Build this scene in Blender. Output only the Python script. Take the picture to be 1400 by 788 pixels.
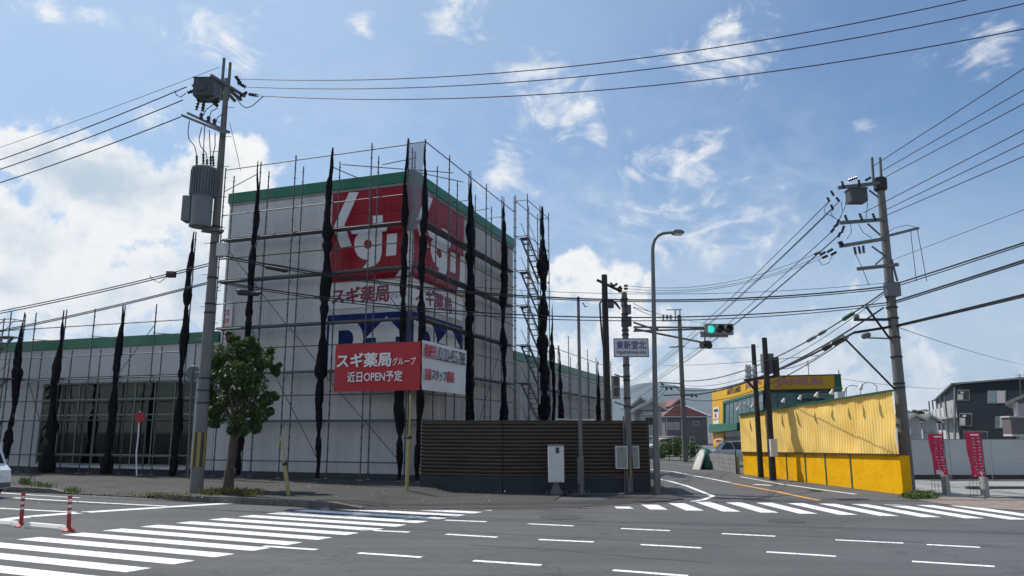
import bpy, math, random
from mathutils import Vector, Matrix, Quaternion, noise
R=math.radians
random.seed(7)
for o in list(bpy.data.objects): bpy.data.objects.remove(o)
scn=bpy.context.scene; col=scn.collection
# ------------------------------------------------------------------ camera
F=1035.; TH=math.atan(195./F); CT,ST=math.cos(TH),math.sin(TH); H=2.1
cd=bpy.data.cameras.new('camera'); cam=bpy.data.objects.new('camera',cd); col.objects.link(cam)
cam.location=(0,0,H); cam.rotation_euler=(R(90)+TH,0,0)
cd.sensor_width=36; cd.lens=F/1400*36; cd.clip_end=20000; cd.clip_start=.1
scn.camera=cam
# ------------------------------------------------------------------ light
EL=R(55); SUNAZ=(-.80,.60)
todir=Vector((SUNAZ[0]*math.cos(EL),SUNAZ[1]*math.cos(EL),math.sin(EL))).normalized()
sd=bpy.data.lights.new('sun','SUN'); sun=bpy.data.objects.new('sun',sd); col.objects.link(sun)
sd.energy=4.9; sd.angle=R(.53); sd.color=(1,.955,.89)
sun.rotation_euler=(-todir).to_track_quat('-Z','Y').to_euler(); sun.location=(-30,30,60)
scn.view_settings.view_transform='Standard'; scn.view_settings.look='None'
scn.view_settings.exposure=0.0; scn.view_settings.gamma=1
scn.view_settings.use_curve_mapping=False
SKY=.105
def make_world():
    w=bpy.data.worlds.new('World'); scn.world=w; w.use_nodes=True
    nt=w.node_tree; N=nt.nodes; L=nt.links; N.clear()
    def nd(t,**k):
        n=N.new(t)
        for a,b in k.items(): setattr(n,a,b)
        return n
    def m(op,a,b=None,c=None):
        n=nd('ShaderNodeMath',operation=op)
        for i,x in enumerate((a,b,c)):
            if x is None: continue
            if isinstance(x,(int,float)): n.inputs[i].default_value=x
            else: L.new(x,n.inputs[i])
        return n.outputs[0]
    def sstep(x,a,b):
        n=nd('ShaderNodeMapRange',interpolation_type='SMOOTHSTEP')
        L.new(x,n.inputs[0]); n.inputs[1].default_value=a; n.inputs[2].default_value=b
        return n.outputs[0]
    out=nd('ShaderNodeOutputWorld'); bg=nd('ShaderNodeBackground'); L.new(bg.outputs[0],out.inputs[0])
    sky=nd('ShaderNodeTexSky',sky_type='NISHITA'); sky.sun_disc=False
    sky.sun_elevation=EL; sky.sun_rotation=math.atan2(SUNAZ[0],SUNAZ[1]); sky.air_density=1.0; sky.dust_density=.6; sky.ozone_density=1.6
    tc=nd('ShaderNodeTexCoord'); d=tc.outputs['Generated']
    sx=nd('ShaderNodeSeparateXYZ'); L.new(d,sx.inputs[0])
    az=m('ARCTAN2',sx.outputs[0],sx.outputs[1]); el=m('ARCSINE',sx.outputs[2])
    def noise_(scale,det,rough,dist=0,off=0,stretch=None):
        mp=nd('ShaderNodeMapping'); L.new(d,mp.inputs[0]); mp.inputs[1].default_value=(off,off*.7,off*.3)
        if stretch: mp.inputs[3].default_value=stretch
        n=nd('ShaderNodeTexNoise'); L.new(mp.outputs[0],n.inputs[0])
        n.inputs['Scale'].default_value=scale; n.inputs['Detail'].default_value=det; n.inputs['Roughness'].default_value=rough; n.inputs['Distortion'].default_value=dist
        return n.outputs[0]
    nA=noise_(9,10,.58,.25,3.1); nB=noise_(30,8,.62,.3,1.7); nC=noise_(7,8,.55,.2,9.2); nW=noise_(11,10,.62,1.6,5.3,(1.,1.,1.9))
    # banks: (px,py, radius az deg, radius el deg, strength, tilt)
    def pxdir(x,y):
        a=x-700;b=y-394
        v=Vector((a,F*CT+b*ST,-(b*CT-F*ST))).normalized()
        return math.atan2(v.x,v.y),math.asin(v.z)
    banks=[(15,215,4.2,2.0,.95),(60,350,9,4.5,1.0),(190,270,7,4.2,1.0),(290,250,4.6,3.6,1.0),(330,330,5,6,.9),(200,390,10,4.5,.9),(-180,330,20,9,1.0),(30,300,6,3,.8),
           (400,530,30,3.5,.8),(820,390,7,2.4,.70),(790,365,3.0,2.0,.78),(1000,520,26,5.0,.72),(1270,560,14,3.2,.75),(870,470,8,4,.66),(1150,470,12,3,.5)]
    wisps=[(770,150,5.0,3.2,.74),(730,100,3.6,1.3,.68),(815,178,2.0,1.6,.66),(985,75,5.6,2.0,.78),(990,40,2.6,2.0,.72),(1040,85,3,1.2,.66),(925,225,4.2,2.4,.74),(868,232,2.0,2.0,.72),(960,200,2,1.6,.7),(300,55,4.4,2.2,.76),(335,85,2.5,1.2,.7),(125,22,2.2,1.0,.8),(65,8,2.6,1.6,.74),
           (625,12,3.0,2.6,.82),(495,38,1.8,1.0,.72),(405,160,1.6,1.0,.7),(690,225,2.2,3.0,.70),(1350,65,3.2,2.2,.66),(210,160,3.2,1.3,.7),(950,300,8.5,4.6,.58),(1180,170,2,1.2,.5)]
    cv=nd('ShaderNodeCombineXYZ'); L.new(az,cv.inputs[0]); L.new(el,cv.inputs[1])
    def field(lst):
        tot=None
        for x,y,ra,re,s in lst:
            a0,e0=pxdir(x,y); ia,ie=1/R(ra),1/R(re)
            q=nd('ShaderNodeVectorMath',operation='MULTIPLY_ADD'); L.new(cv.outputs[0],q.inputs[0]); q.inputs[1].default_value=(ia,ie,0); q.inputs[2].default_value=(-a0*ia,-e0*ie,math.sqrt(math.log(1/min(s,.999))))
            ln=nd('ShaderNodeVectorMath',operation='DOT_PRODUCT'); L.new(q.outputs[0],ln.inputs[0]); L.new(q.outputs[0],ln.inputs[1])
            tot=ln.outputs['Value'] if tot is None else m('MINIMUM',tot,ln.outputs['Value'])
        return m('EXPONENT',m('MULTIPLY',tot,-1.0))
    fb=field(banks); fw=field(wisps)
    # generic cover everywhere outside the measured part of the sky
    inaz=sstep(m('ABSOLUTE',az),.75,1.1); inel=sstep(el,.60,.8)
    outm=m('MAXIMUM',inaz,inel)
    lowband=m('SUBTRACT',1.0,sstep(el,.10,.55))
    gen=m('MULTIPLY',outm,m('ADD',m('MULTIPLY',lowband,.45),.22))
    fb2=m('MAXIMUM',fb,gen)
    nz=m('ADD',m('MULTIPLY',nA,.68),m('MULTIPLY',nB,.32))
    dens=m('ADD',fb2,m('MULTIPLY',m('SUBTRACT',nz,.5),2.4))
    mb=sstep(dens,.40,.66)
    nz2=m('ADD',m('MULTIPLY',nW,.65),m('MULTIPLY',nB,.35))
    mw=m('MULTIPLY',sstep(m('ADD',fw,m('MULTIPLY',m('SUBTRACT',nz2,.5),2.9)),.34,1.12),.95)
    mask=m('MAXIMUM',mb,mw)
    # cloud tone: bright rims, grey-blue thick middles
    thick=sstep(m('ADD',dens,m('MULTIPLY',m('SUBTRACT',nC,.5),3.4)),.55,1.5)
    shade=m('MULTIPLY',thick,mb)
    cw=nd('ShaderNodeMix',data_type='RGBA'); L.new(shade,cw.inputs[0])
    cw.inputs[6].default_value=(9.3,9.3,9.2,1); cw.inputs[7].default_value=(5.2,6.2,7.3,1)
    # horizon haze
    hz=nd('ShaderNodeMix',data_type='RGBA')
    hf=m('MULTIPLY',m('SUBTRACT',1.0,sstep(el,-.02,.38)),.85)
    L.new(hf,hz.inputs[0]); 
    tint=nd('ShaderNodeMix',data_type='RGBA',blend_type='MULTIPLY'); tint.inputs[0].default_value=1
    L.new(sky.outputs[0],tint.inputs[6]); tint.inputs[7].default_value=(.80,1.0,1.16,1)
    L.new(tint.outputs[2],hz.inputs[6]); hz.inputs[7].default_value=(5.2,6.2,7.3,1)
    # thin veil lifts the blue a little towards the left, where the sun stands
    ve=nd('ShaderNodeMix',data_type='RGBA'); L.new(hz.outputs[2],ve.inputs[6]); ve.inputs[7].default_value=(5.0,6.6,8.6,1)
    dt=nd('ShaderNodeVectorMath',operation='DOT_PRODUCT'); L.new(d,dt.inputs[0]); dt.inputs[1].default_value=tuple(todir)
    L.new(m('ADD',m('MULTIPLY',sstep(dt.outputs['Value'],.35,1.0),.75),m('MULTIPLY',m('SUBTRACT',nC,.35),.25)),ve.inputs[0])
    fv=field([(930,330,15,8,.95),(800,430,16,5,.95),(1080,440,20,4.5,.85),(500,180,14,6,.4)])
    vl=nd('ShaderNodeMix',data_type='RGBA'); L.new(m('MULTIPLY',fv,m('MULTIPLY',sstep(nz2,.3,.72),.55)),vl.inputs[0]); L.new(ve.outputs[2],vl.inputs[6]); vl.inputs[7].default_value=(6.9,7.6,8.4,1)
    mx=nd('ShaderNodeMix',data_type='RGBA'); L.new(mask,mx.inputs[0]); L.new(vl.outputs[2],mx.inputs[6]); L.new(cw.outputs[2],mx.inputs[7])
    L.new(mx.outputs[2],bg.inputs[0]); bg.inputs[1].default_value=SKY
make_world()
# ------------------------------------------------------------------ pixel helpers
def ray(x,y):
    a=x-700;b=y-394
    return Vector((a,F*CT+b*ST,-(b*CT-F*ST)))
def G(x,y,z=0.):
    r=ray(x,y);t=(z-H)/r.z
    return Vector((r.x*t,r.y*t,z))
def AY(x,y,Y):
    r=ray(x,y);t=Y/r.y
    return Vector((r.x*t,Y,H+r.z*t))
# building frame
BA=R(19.8); BC=Vector((-4.274,31.5,0)); BU=Vector((math.cos(BA),-math.sin(BA),0)); BV=Vector((math.sin(BA),math.cos(BA),0))
FB=(BC,-BA); FW=(Vector((0,0,0)),0.)
def bl(x,y,z=0.): return BC+BU*x+BV*y+Vector((0,0,z))
def to_b(p):
    d=Vector(p)-BC; return Vector((d.dot(BU),d.dot(BV),d.z))
def LF(x,y,off=0.):   # pixel -> (along facade, height) on the front facade plane
    r=ray(x,y);p=BC-BV*off;t=p.dot(BV)/(r.x*BV.x+r.y*BV.y)
    q=r*t; q.z+=H; d=q-BC; return (d.dot(BU),q.z)
# ------------------------------------------------------------------ materials
MATS={}
def mat(name,base,rough=.6,metal=0.,var=.0,vs=4.,bump=0.,bs=20.,var2=None,emit=None,coat=0.,stretch=None,spec=None,det=5):
    if name in MATS: return MATS[name]
    m=bpy.data.materials.new(name); m.use_nodes=True; nt=m.node_tree; N=nt.nodes; L=nt.links
    b=N['Principled BSDF']; b.inputs['Roughness'].default_value=rough; b.inputs['Metallic'].default_value=metal
    if spec is not None: b.inputs['Specular IOR Level'].default_value=spec
    if coat: b.inputs['Coat Weight'].default_value=coat
    b.inputs['Base Color'].default_value=(*base,1)
    if var or bump:
        tc=N.new('ShaderNodeTexCoord'); mp=N.new('ShaderNodeMapping'); L.new(tc.outputs['Object'],mp.inputs[0])
        if stretch: mp.inputs[3].default_value=stretch
    if var:
        n=N.new('ShaderNodeTexNoise'); n.inputs['Scale'].default_value=vs; n.inputs['Detail'].default_value=det; n.inputs['Roughness'].default_value=.62; L.new(mp.outputs[0],n.inputs[0])
        mr=N.new('ShaderNodeMapRange'); mr.inputs[1].default_value=.28; mr.inputs[2].default_value=.72; L.new(n.outputs[0],mr.inputs[0])
        mx=N.new('ShaderNodeMix'); mx.data_type='RGBA'; L.new(mr.outputs[0],mx.inputs[0])
        c2=var2 if var2 else tuple(c*(1+var) for c in base)
        c1=tuple(c*(1-var) for c in base)
        mx.inputs[6].default_value=(*c1,1); mx.inputs[7].default_value=(*[min(1,c) for c in c2],1)
        L.new(mx.outputs[2],b.inputs['Base Color'])
        rr=N.new('ShaderNodeMapRange'); rr.inputs[3].default_value=max(.05,rough-.08); rr.inputs[4].default_value=min(1,rough+.1); L.new(n.outputs[0],rr.inputs[0]); L.new(rr.outputs[0],b.inputs['Roughness'])
    if bump:
        n2=N.new('ShaderNodeTexNoise'); n2.inputs['Scale'].default_value=bs; n2.inputs['Detail'].default_value=4; L.new(mp.outputs[0],n2.inputs[0])
        bp=N.new('ShaderNodeBump'); bp.inputs['Strength'].default_value=bump; bp.inputs['Distance'].default_value=.02; L.new(n2.outputs[0],bp.inputs['Height']); L.new(bp.outputs[0],b.inputs['Normal'])
    if emit:
        b.inputs['Emission Color'].default_value=(*emit[:3],1); b.inputs['Emission Strength'].default_value=emit[3]
    MATS[name]=m; return m
def glass(name,tint,refl=.06,trans=.8):
    if name in MATS: return MATS[name]
    m=bpy.data.materials.new(name); m.use_nodes=True; nt=m.node_tree; N=nt.nodes; L=nt.links; N.clear()
    o=N.new('ShaderNodeOutputMaterial'); t=N.new('ShaderNodeBsdfTransparent'); t.inputs[0].default_value=(*tint,1)
    g=N.new('ShaderNodeBsdfGlossy'); g.inputs['Roughness'].default_value=.03; g.inputs[0].default_value=(.9,.95,.95,1)
    fr=N.new('ShaderNodeFresnel'); fr.inputs[0].default_value=1.5
    a=N.new('ShaderNodeMath'); a.operation='ADD'; a.inputs[1].default_value=refl; L.new(fr.outputs[0],a.inputs[0])
    mx=N.new('ShaderNodeMixShader'); L.new(a.outputs[0],mx.inputs[0]); L.new(t.outputs[0],mx.inputs[1]); L.new(g.outputs[0],mx.inputs[2]); L.new(mx.outputs[0],o.inputs[0])
    MATS[name]=m; return m
def sheet_mat(name,colr,alpha):
    m=bpy.data.materials.new(name); m.use_nodes=True; nt=m.node_tree; N=nt.nodes; L=nt.links
    b=N['Principled BSDF']; b.inputs['Base Color'].default_value=(*colr,1); b.inputs['Roughness'].default_value=.7
    t=N.new('ShaderNodeBsdfTransparent'); mx=N.new('ShaderNodeMixShader'); mx.inputs[0].default_value=alpha
    L.new(t.outputs[0],mx.inputs[1]); L.new(b.outputs[0],mx.inputs[2]); L.new(mx.outputs[0],N['Material Output'].inputs[0])
    return m
def asphalt(name,c1,c2,patch=.25):
    m=bpy.data.materials.new(name); m.use_nodes=True; nt=m.node_tree; N=nt.nodes; L=nt.links; b=N['Principled BSDF']; b.inputs['Roughness'].default_value=.88; b.inputs['Specular IOR Level'].default_value=.3
    tc=N.new('ShaderNodeTexCoord')
    def nz(s,d,st=None,rot=0):
        mp=N.new('ShaderNodeMapping'); L.new(tc.outputs['Object'],mp.inputs[0])
        if st: mp.inputs[3].default_value=st
        mp.inputs[2].default_value=(0,0,rot)
        n=N.new('ShaderNodeTexNoise'); n.inputs['Scale'].default_value=s; n.inputs['Detail'].default_value=d; n.inputs['Roughness'].default_value=.65; L.new(mp.outputs[0],n.inputs[0]); return n.outputs[0]
    big=nz(.25,5); tracks=nz(.8,4,(.12,1.6,1),BA+.03); fine=nz(55,3); mid=nz(6,6)
    def mm(op,a,bv):
        n=N.new('ShaderNodeMath'); n.operation=op
        for i,x in enumerate((a,bv)):
            if isinstance(x,(int,float)): n.inputs[i].default_value=x
            else: L.new(x,n.inputs[i])
        return n.outputs[0]
    spk=nz(140,2)
    f=mm('ADD',mm('ADD',mm('MULTIPLY',big,.40),mm('MULTIPLY',tracks,.50)),mm('ADD',mm('ADD',mm('MULTIPLY',fine,.25),mm('MULTIPLY',spk,.25)),mm('MULTIPLY',mid,.22)))
    mr=N.new('ShaderNodeMapRange'); mr.inputs[1].default_value=.62; mr.inputs[2].default_value=1.02; L.new(f,mr.inputs[0])
    mx=N.new('ShaderNodeMix'); mx.data_type='RGBA'; mx.inputs[6].default_value=(*c1,1); mx.inputs[7].default_value=(*c2,1); L.new(mr.outputs[0],mx.inputs[0])
    # cracks
    vo=N.new('ShaderNodeTexVoronoi'); vo.feature='DISTANCE_TO_EDGE'; vo.inputs['Scale'].default_value=.22
    wn=N.new('ShaderNodeTexNoise'); wn.inputs['Scale'].default_value=1.2; wn.inputs['Detail'].default_value=6; L.new(tc.outputs['Object'],wn.inputs[0])
    va=N.new('ShaderNodeMix'); va.data_type='RGBA'; va.inputs[0].default_value=.35; L.new(tc.outputs['Object'],va.inputs[6]); 
    vm=N.new('ShaderNodeVectorMath'); vm.operation='SCALE'; vm.inputs[3].default_value=6; L.new(wn.outputs[1],vm.inputs[0]); L.new(vm.outputs[0],va.inputs[7])
    L.new(va.outputs[2],vo.inputs[0])
    cr=N.new('ShaderNodeMapRange'); cr.inputs[1].default_value=0; cr.inputs[2].default_value=.012; cr.inputs[3].default_value=1-patch; cr.inputs[4].default_value=1; L.new(vo.outputs[0],cr.inputs[0])
    m2=N.new('ShaderNodeMix'); m2.data_type='RGBA'; m2.blend_type='MULTIPLY'; m2.inputs[0].default_value=1; L.new(mx.outputs[2],m2.inputs[6]); L.new(cr.outputs[0],m2.inputs[7])
    L.new(m2.outputs[2],b.inputs['Base Color'])
    bp=N.new('ShaderNodeBump'); bp.inputs['Strength'].default_value=.35; bp.inputs['Distance'].default_value=.006; L.new(fine,bp.inputs['Height']); L.new(bp.outputs[0],b.inputs['Normal'])
    MATS[name]=m; return m
def paint_mat():
    m=bpy.data.materials.new('road_paint'); m.use_nodes=True; nt=m.node_tree; N=nt.nodes; L=nt.links; b=N['Principled BSDF']; b.inputs['Roughness'].default_value=.75
    tc=N.new('ShaderNodeTexCoord'); n=N.new('ShaderNodeTexNoise'); n.inputs['Scale'].default_value=9; n.inputs['Detail'].default_value=9; n.inputs['Roughness'].default_value=.75; L.new(tc.outputs['Object'],n.inputs[0])
    mr=N.new('ShaderNodeMapRange'); mr.inputs[1].default_value=.37; mr.inputs[2].default_value=.50; L.new(n.outputs[0],mr.inputs[0])
    mx=N.new('ShaderNodeMix'); mx.data_type='RGBA'; mx.inputs[6].default_value=(.33,.33,.33,1); mx.inputs[7].default_value=(.80,.80,.79,1); L.new(mr.outputs[0],mx.inputs[0]); L.new(mx.outputs[2],b.inputs['Base Color'])
    MATS['road_paint']=m; return m
M=dict(
 road=asphalt('asphalt',(.062,.062,.063),(.122,.122,.123),.28),
 pave=asphalt('pavement_asphalt',(.030,.029,.028),(.078,.075,.071),.5),
 ground=mat('ground',(.11,.11,.105),.95,0,.3,.2,.2,3),
 concrete=mat('concrete',(.34,.335,.32),.85,0,.22,3,.15,30),
 lot=mat('lot_concrete',(.27,.268,.255),.9,0,.18,.6,.15,12),
 dirt=mat('dirt',(.22,.165,.13),.95,0,.35,3,.6,14,var2=(.30,.25,.21)),
 kerb=mat('kerb_concrete',(.115,.108,.10),.9,0,.35,5,.4,25),
 paint=paint_mat(),
 paint_o=mat('orange_paint',(.70,.33,.07),.75,0,.18,6),
 clad=mat('white_cladding',(.58,.585,.58),.5,0,.12,1.2,stretch=(1,1,.15)),
 panel=mat('light_panel',(.53,.54,.54),.6,0,.10,.8,stretch=(1,1,.2)),
 alc=mat('grey_wall_panel',(.46,.45,.435),.8,0,.24,1.1,.1,20,stretch=(1.5,1.5,.25)),
 green=mat('green_metal',(.0,.15,.075),.35,0,.08,2),
 plinth=mat('dark_plinth',(.045,.05,.065),.7,0,.2,3),
 red=mat('red_sign',(.30,.004,.018),.28,0,.06,2,spec=.2),
 signwhite=mat('sign_white',(.72,.735,.75),.35,0,.05,2),
 blue=mat('blue_sign',(.012,.026,.15),.5,0,.08,2,spec=.08),
 crimson=mat('crimson_letter',(.24,.008,.035),.4),
 steel=mat('galvanised_steel',(.115,.118,.12),.6,.35,.3,6),
 rust=mat('base_plate_steel',(.35,.28,.2),.7,.3,.35,8),
 deck=mat('steel_deck',(.12,.12,.12),.7,.3,.3,3),
 net=mat('black_net',(.0055,.0055,.007),.95,0,.3,14,.6,40,spec=.1),
 ban_red=mat('red_banner',(.47,.022,.03),.6,0,.05,2),
 ban_white=mat('white_banner',(.70,.71,.72),.6,0,.04,2),
 ink_red=mat('red_ink',(.52,.02,.04),.7), ink_dark=mat('dark_ink',(.03,.025,.05),.7), ink_white=mat('white_ink',(.80,.80,.80),.6),
 frame=mat('aluminium_frame',(.20,.225,.215),.4,.5,.08,4),
 shopglass=glass('shop_glass',(.22,.36,.31),-.022),
 inner=mat('shop_interior',(.10,.19,.155),.9), shelf=mat('shop_shelf',(.5,.5,.48),.7), tube=mat('shop_lamp',(.9,.9,.9),.5,emit=(1,1,.95,2.2)),
 pole=mat('concrete_pole',(.15,.15,.145),.85,0,.15,3,.1,25,stretch=(1,1,.2)),
 darkpole=mat('dark_pole',(.032,.028,.025),.85,0,.3,4,.2,20,stretch=(1,1,.15)),
 greypaint=mat('grey_paint',(.11,.12,.125),.5,.1,.12,3),
 lampsteel=mat('lamp_steel',(.13,.137,.14),.5,.4,.15,3),
 blackmetal=mat('black_metal',(.025,.025,.028),.55,.3,.2,6),
 porcelain=mat('dark_insulator',(.03,.025,.025),.25),
 whitepart=mat('pale_insulator',(.5,.5,.5),.3),
 trafo=mat('transformer_grey',(.14,.155,.17),.5,.1,.12,3),
 trafod=mat('transformer_dark',(.055,.06,.066),.5,.1,.12,3),
 cable=mat('cable',(.012,.012,.014),.5),
 yellowstripe=mat('hazard_yellow',(.27,.22,.05),.6,0,.15,5), blackstripe=mat('hazard_black',(.03,.03,.03),.6),
 guard=mat('yellow_guard',(.33,.28,.09),.5,0,.12,5),
 brown=mat('brown_metal',(.064,.047,.038),.5,.1,.22,2.5,stretch=(1,1,3)),
 basewall=mat('dark_base_wall',(.028,.034,.042),.85,0,.25,2.5,.15,18),
 ywall=mat('faded_yellow',(.94,.59,.135),.65,0,.10,.9,.05,6,var2=(.97,.70,.23),stretch=(1,1,.35),spec=.15),
 yblock=mat('yellow_paint',(.82,.40,.003),.75,0,.09,2.2,.8,7,var2=(.90,.48,.006),spec=.12),
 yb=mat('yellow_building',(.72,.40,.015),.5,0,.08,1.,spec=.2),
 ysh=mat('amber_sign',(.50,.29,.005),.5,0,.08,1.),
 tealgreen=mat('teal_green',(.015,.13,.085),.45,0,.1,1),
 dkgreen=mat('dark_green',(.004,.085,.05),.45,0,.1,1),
 bglass=mat('blue_glass',(.10,.16,.17),.08,0,.15,.7,spec=.8),
 mauve=mat('mauve_letter',(.36,.14,.19),.6), 
 darkglass=mat('dark_glass',(.02,.025,.028),.08,0,.3,.7,spec=.8),
 leaf=None, bark=mat('bark',(.085,.065,.05),.95,0,.4,9,.8,25,stretch=(1,1,.3)),
 redplastic=mat('red_plastic',(.36,.012,.012),.5,0,.1,6), reflect=mat('reflective_band',(.62,.60,.58),.35),
 cream=mat('cream_concrete',(.62,.60,.55),.8,0,.12,6),
 pink=mat('pink_flag',(.55,.02,.085),.65,0,.12,3),
 carwhite=mat('car_white',(.72,.74,.76),.2,0,coat=.6), carsilver=mat('car_silver',(.45,.50,.55),.3,.4,coat=.5), tyre=mat('tyre',(.02,.02,.02),.85), rim=mat('rim',(.5,.5,.5),.35,.7),
 lampglass=mat('lamp_lens',(.75,.78,.8),.1,0,spec=.8),
 siggrey=mat('signal_grey',(.20,.205,.21),.5,.2), sigoff=mat('signal_off',(.012,.012,.014),.25), siggreen=mat('signal_green',(.02,.25,.2),.3,emit=(.03,.62,.50,1.15)),
 signplate=mat('sign_plate',(.55,.57,.58),.45), indigo=mat('indigo_ink',(.02,.025,.16),.5),
 cabinet=mat('cabinet_beige',(.55,.56,.55),.5,0,.06,3),
 housegrey=mat('house_brown_grey',(.13,.115,.115),.8,0,.12,.8), houselight=mat('house_light_grey',(.33,.33,.33),.8,0,.12,.8), housewhite=mat('house_white',(.40,.395,.385),.8,0,.1,.5),
 tilered=mat('red_roof_tile',(.15,.05,.045),.7,0,.25,2.), tilegrey=mat('grey_roof_tile',(.10,.105,.115),.7,0,.25,2.),
 navy=mat('navy_cladding',(.011,.015,.024),.6,0,.15,.4,spec=.25), trimwhite=mat('trim_white',(.50,.50,.49),.6),
 fencewhite=mat('fence_panel',(.40,.42,.43),.5,0,.08,.8,stretch=(1,1,.4)), 
 hill=mat('hill_forest',(.045,.065,.045),.95,0,.5,.004,0,1),
 manhole=mat('cast_iron',(.055,.055,.056),.75,.1,.25,10,.3,30),
 seam=mat('tar_seam',(.035,.035,.036),.8),
 block=mat('block_wall',(.24,.24,.235),.9,0,.25,2,.2,15),
 foliage_d=mat('dark_foliage',(.025,.045,.02),.9,0,.4,2),
)
def net_mat():
    m=bpy.data.materials.new('black_net'); m.use_nodes=True; nt=m.node_tree; N=nt.nodes; L=nt.links; b=N['Principled BSDF']; b.inputs['Base Color'].default_value=(.007,.007,.009,1); b.inputs['Roughness'].default_value=.9; b.inputs['Specular IOR Level'].default_value=.15
    tc=N.new('ShaderNodeTexCoord'); mp=N.new('ShaderNodeMapping'); mp.inputs[3].default_value=(1,1,.45); L.new(tc.outputs['Object'],mp.inputs[0])
    n=N.new('ShaderNodeTexNoise'); n.inputs['Scale'].default_value=9; n.inputs['Detail'].default_value=6; n.inputs['Roughness'].default_value=.7; L.new(mp.outputs[0],n.inputs[0])
    mr=N.new('ShaderNodeMapRange'); mr.inputs[1].default_value=.34; mr.inputs[2].default_value=.44; mr.inputs[3].default_value=.25; mr.inputs[4].default_value=.985; L.new(n.outputs[0],mr.inputs[0])
    t=N.new('ShaderNodeBsdfTransparent'); mx=N.new('ShaderNodeMixShader'); L.new(mr.outputs[0],mx.inputs[0]); L.new(t.outputs[0],mx.inputs[1]); L.new(b.outputs[0],mx.inputs[2]); L.new(mx.outputs[0],N['Material Output'].inputs[0])
    bp=N.new('ShaderNodeBump'); bp.inputs['Strength'].default_value=.8; bp.inputs['Distance'].default_value=.04; L.new(n.outputs[0],bp.inputs['Height']); L.new(bp.outputs[0],b.inputs['Normal'])
    return m
M['net']=net_mat()
def leaf_mat(name,c1,c2,tr=.35):
    m=bpy.data.materials.new(name); m.use_nodes=True; nt=m.node_tree; N=nt.nodes; L=nt.links; b=N['Principled BSDF']; b.inputs['Roughness'].default_value=.45
    g=N.new('ShaderNodeNewGeometry'); mx=N.new('ShaderNodeMix'); mx.data_type='RGBA'; mx.inputs[6].default_value=(*c1,1); mx.inputs[7].default_value=(*c2,1)
    L.new(g.outputs['Random Per Island'],mx.inputs[0]); L.new(mx.outputs[2],b.inputs['Base Color'])
    t=N.new('ShaderNodeBsdfTranslucent'); L.new(mx.outputs[2],t.inputs[0]); ms=N.new('ShaderNodeMixShader'); ms.inputs[0].default_value=tr
    L.new(b.outputs[0],ms.inputs[1]); L.new(t.outputs[0],ms.inputs[2]); L.new(ms.outputs[0],N['Material Output'].inputs[0]); return m
M['leaf']=leaf_mat('leaf',(.024,.05,.014),(.10,.17,.035),.3)
M['grass']=leaf_mat('grass_blade',(.10,.11,.03),(.22,.18,.07),.3); M['weed']=leaf_mat('weed_leaf',(.05,.10,.02),(.13,.20,.04),.3)
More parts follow.
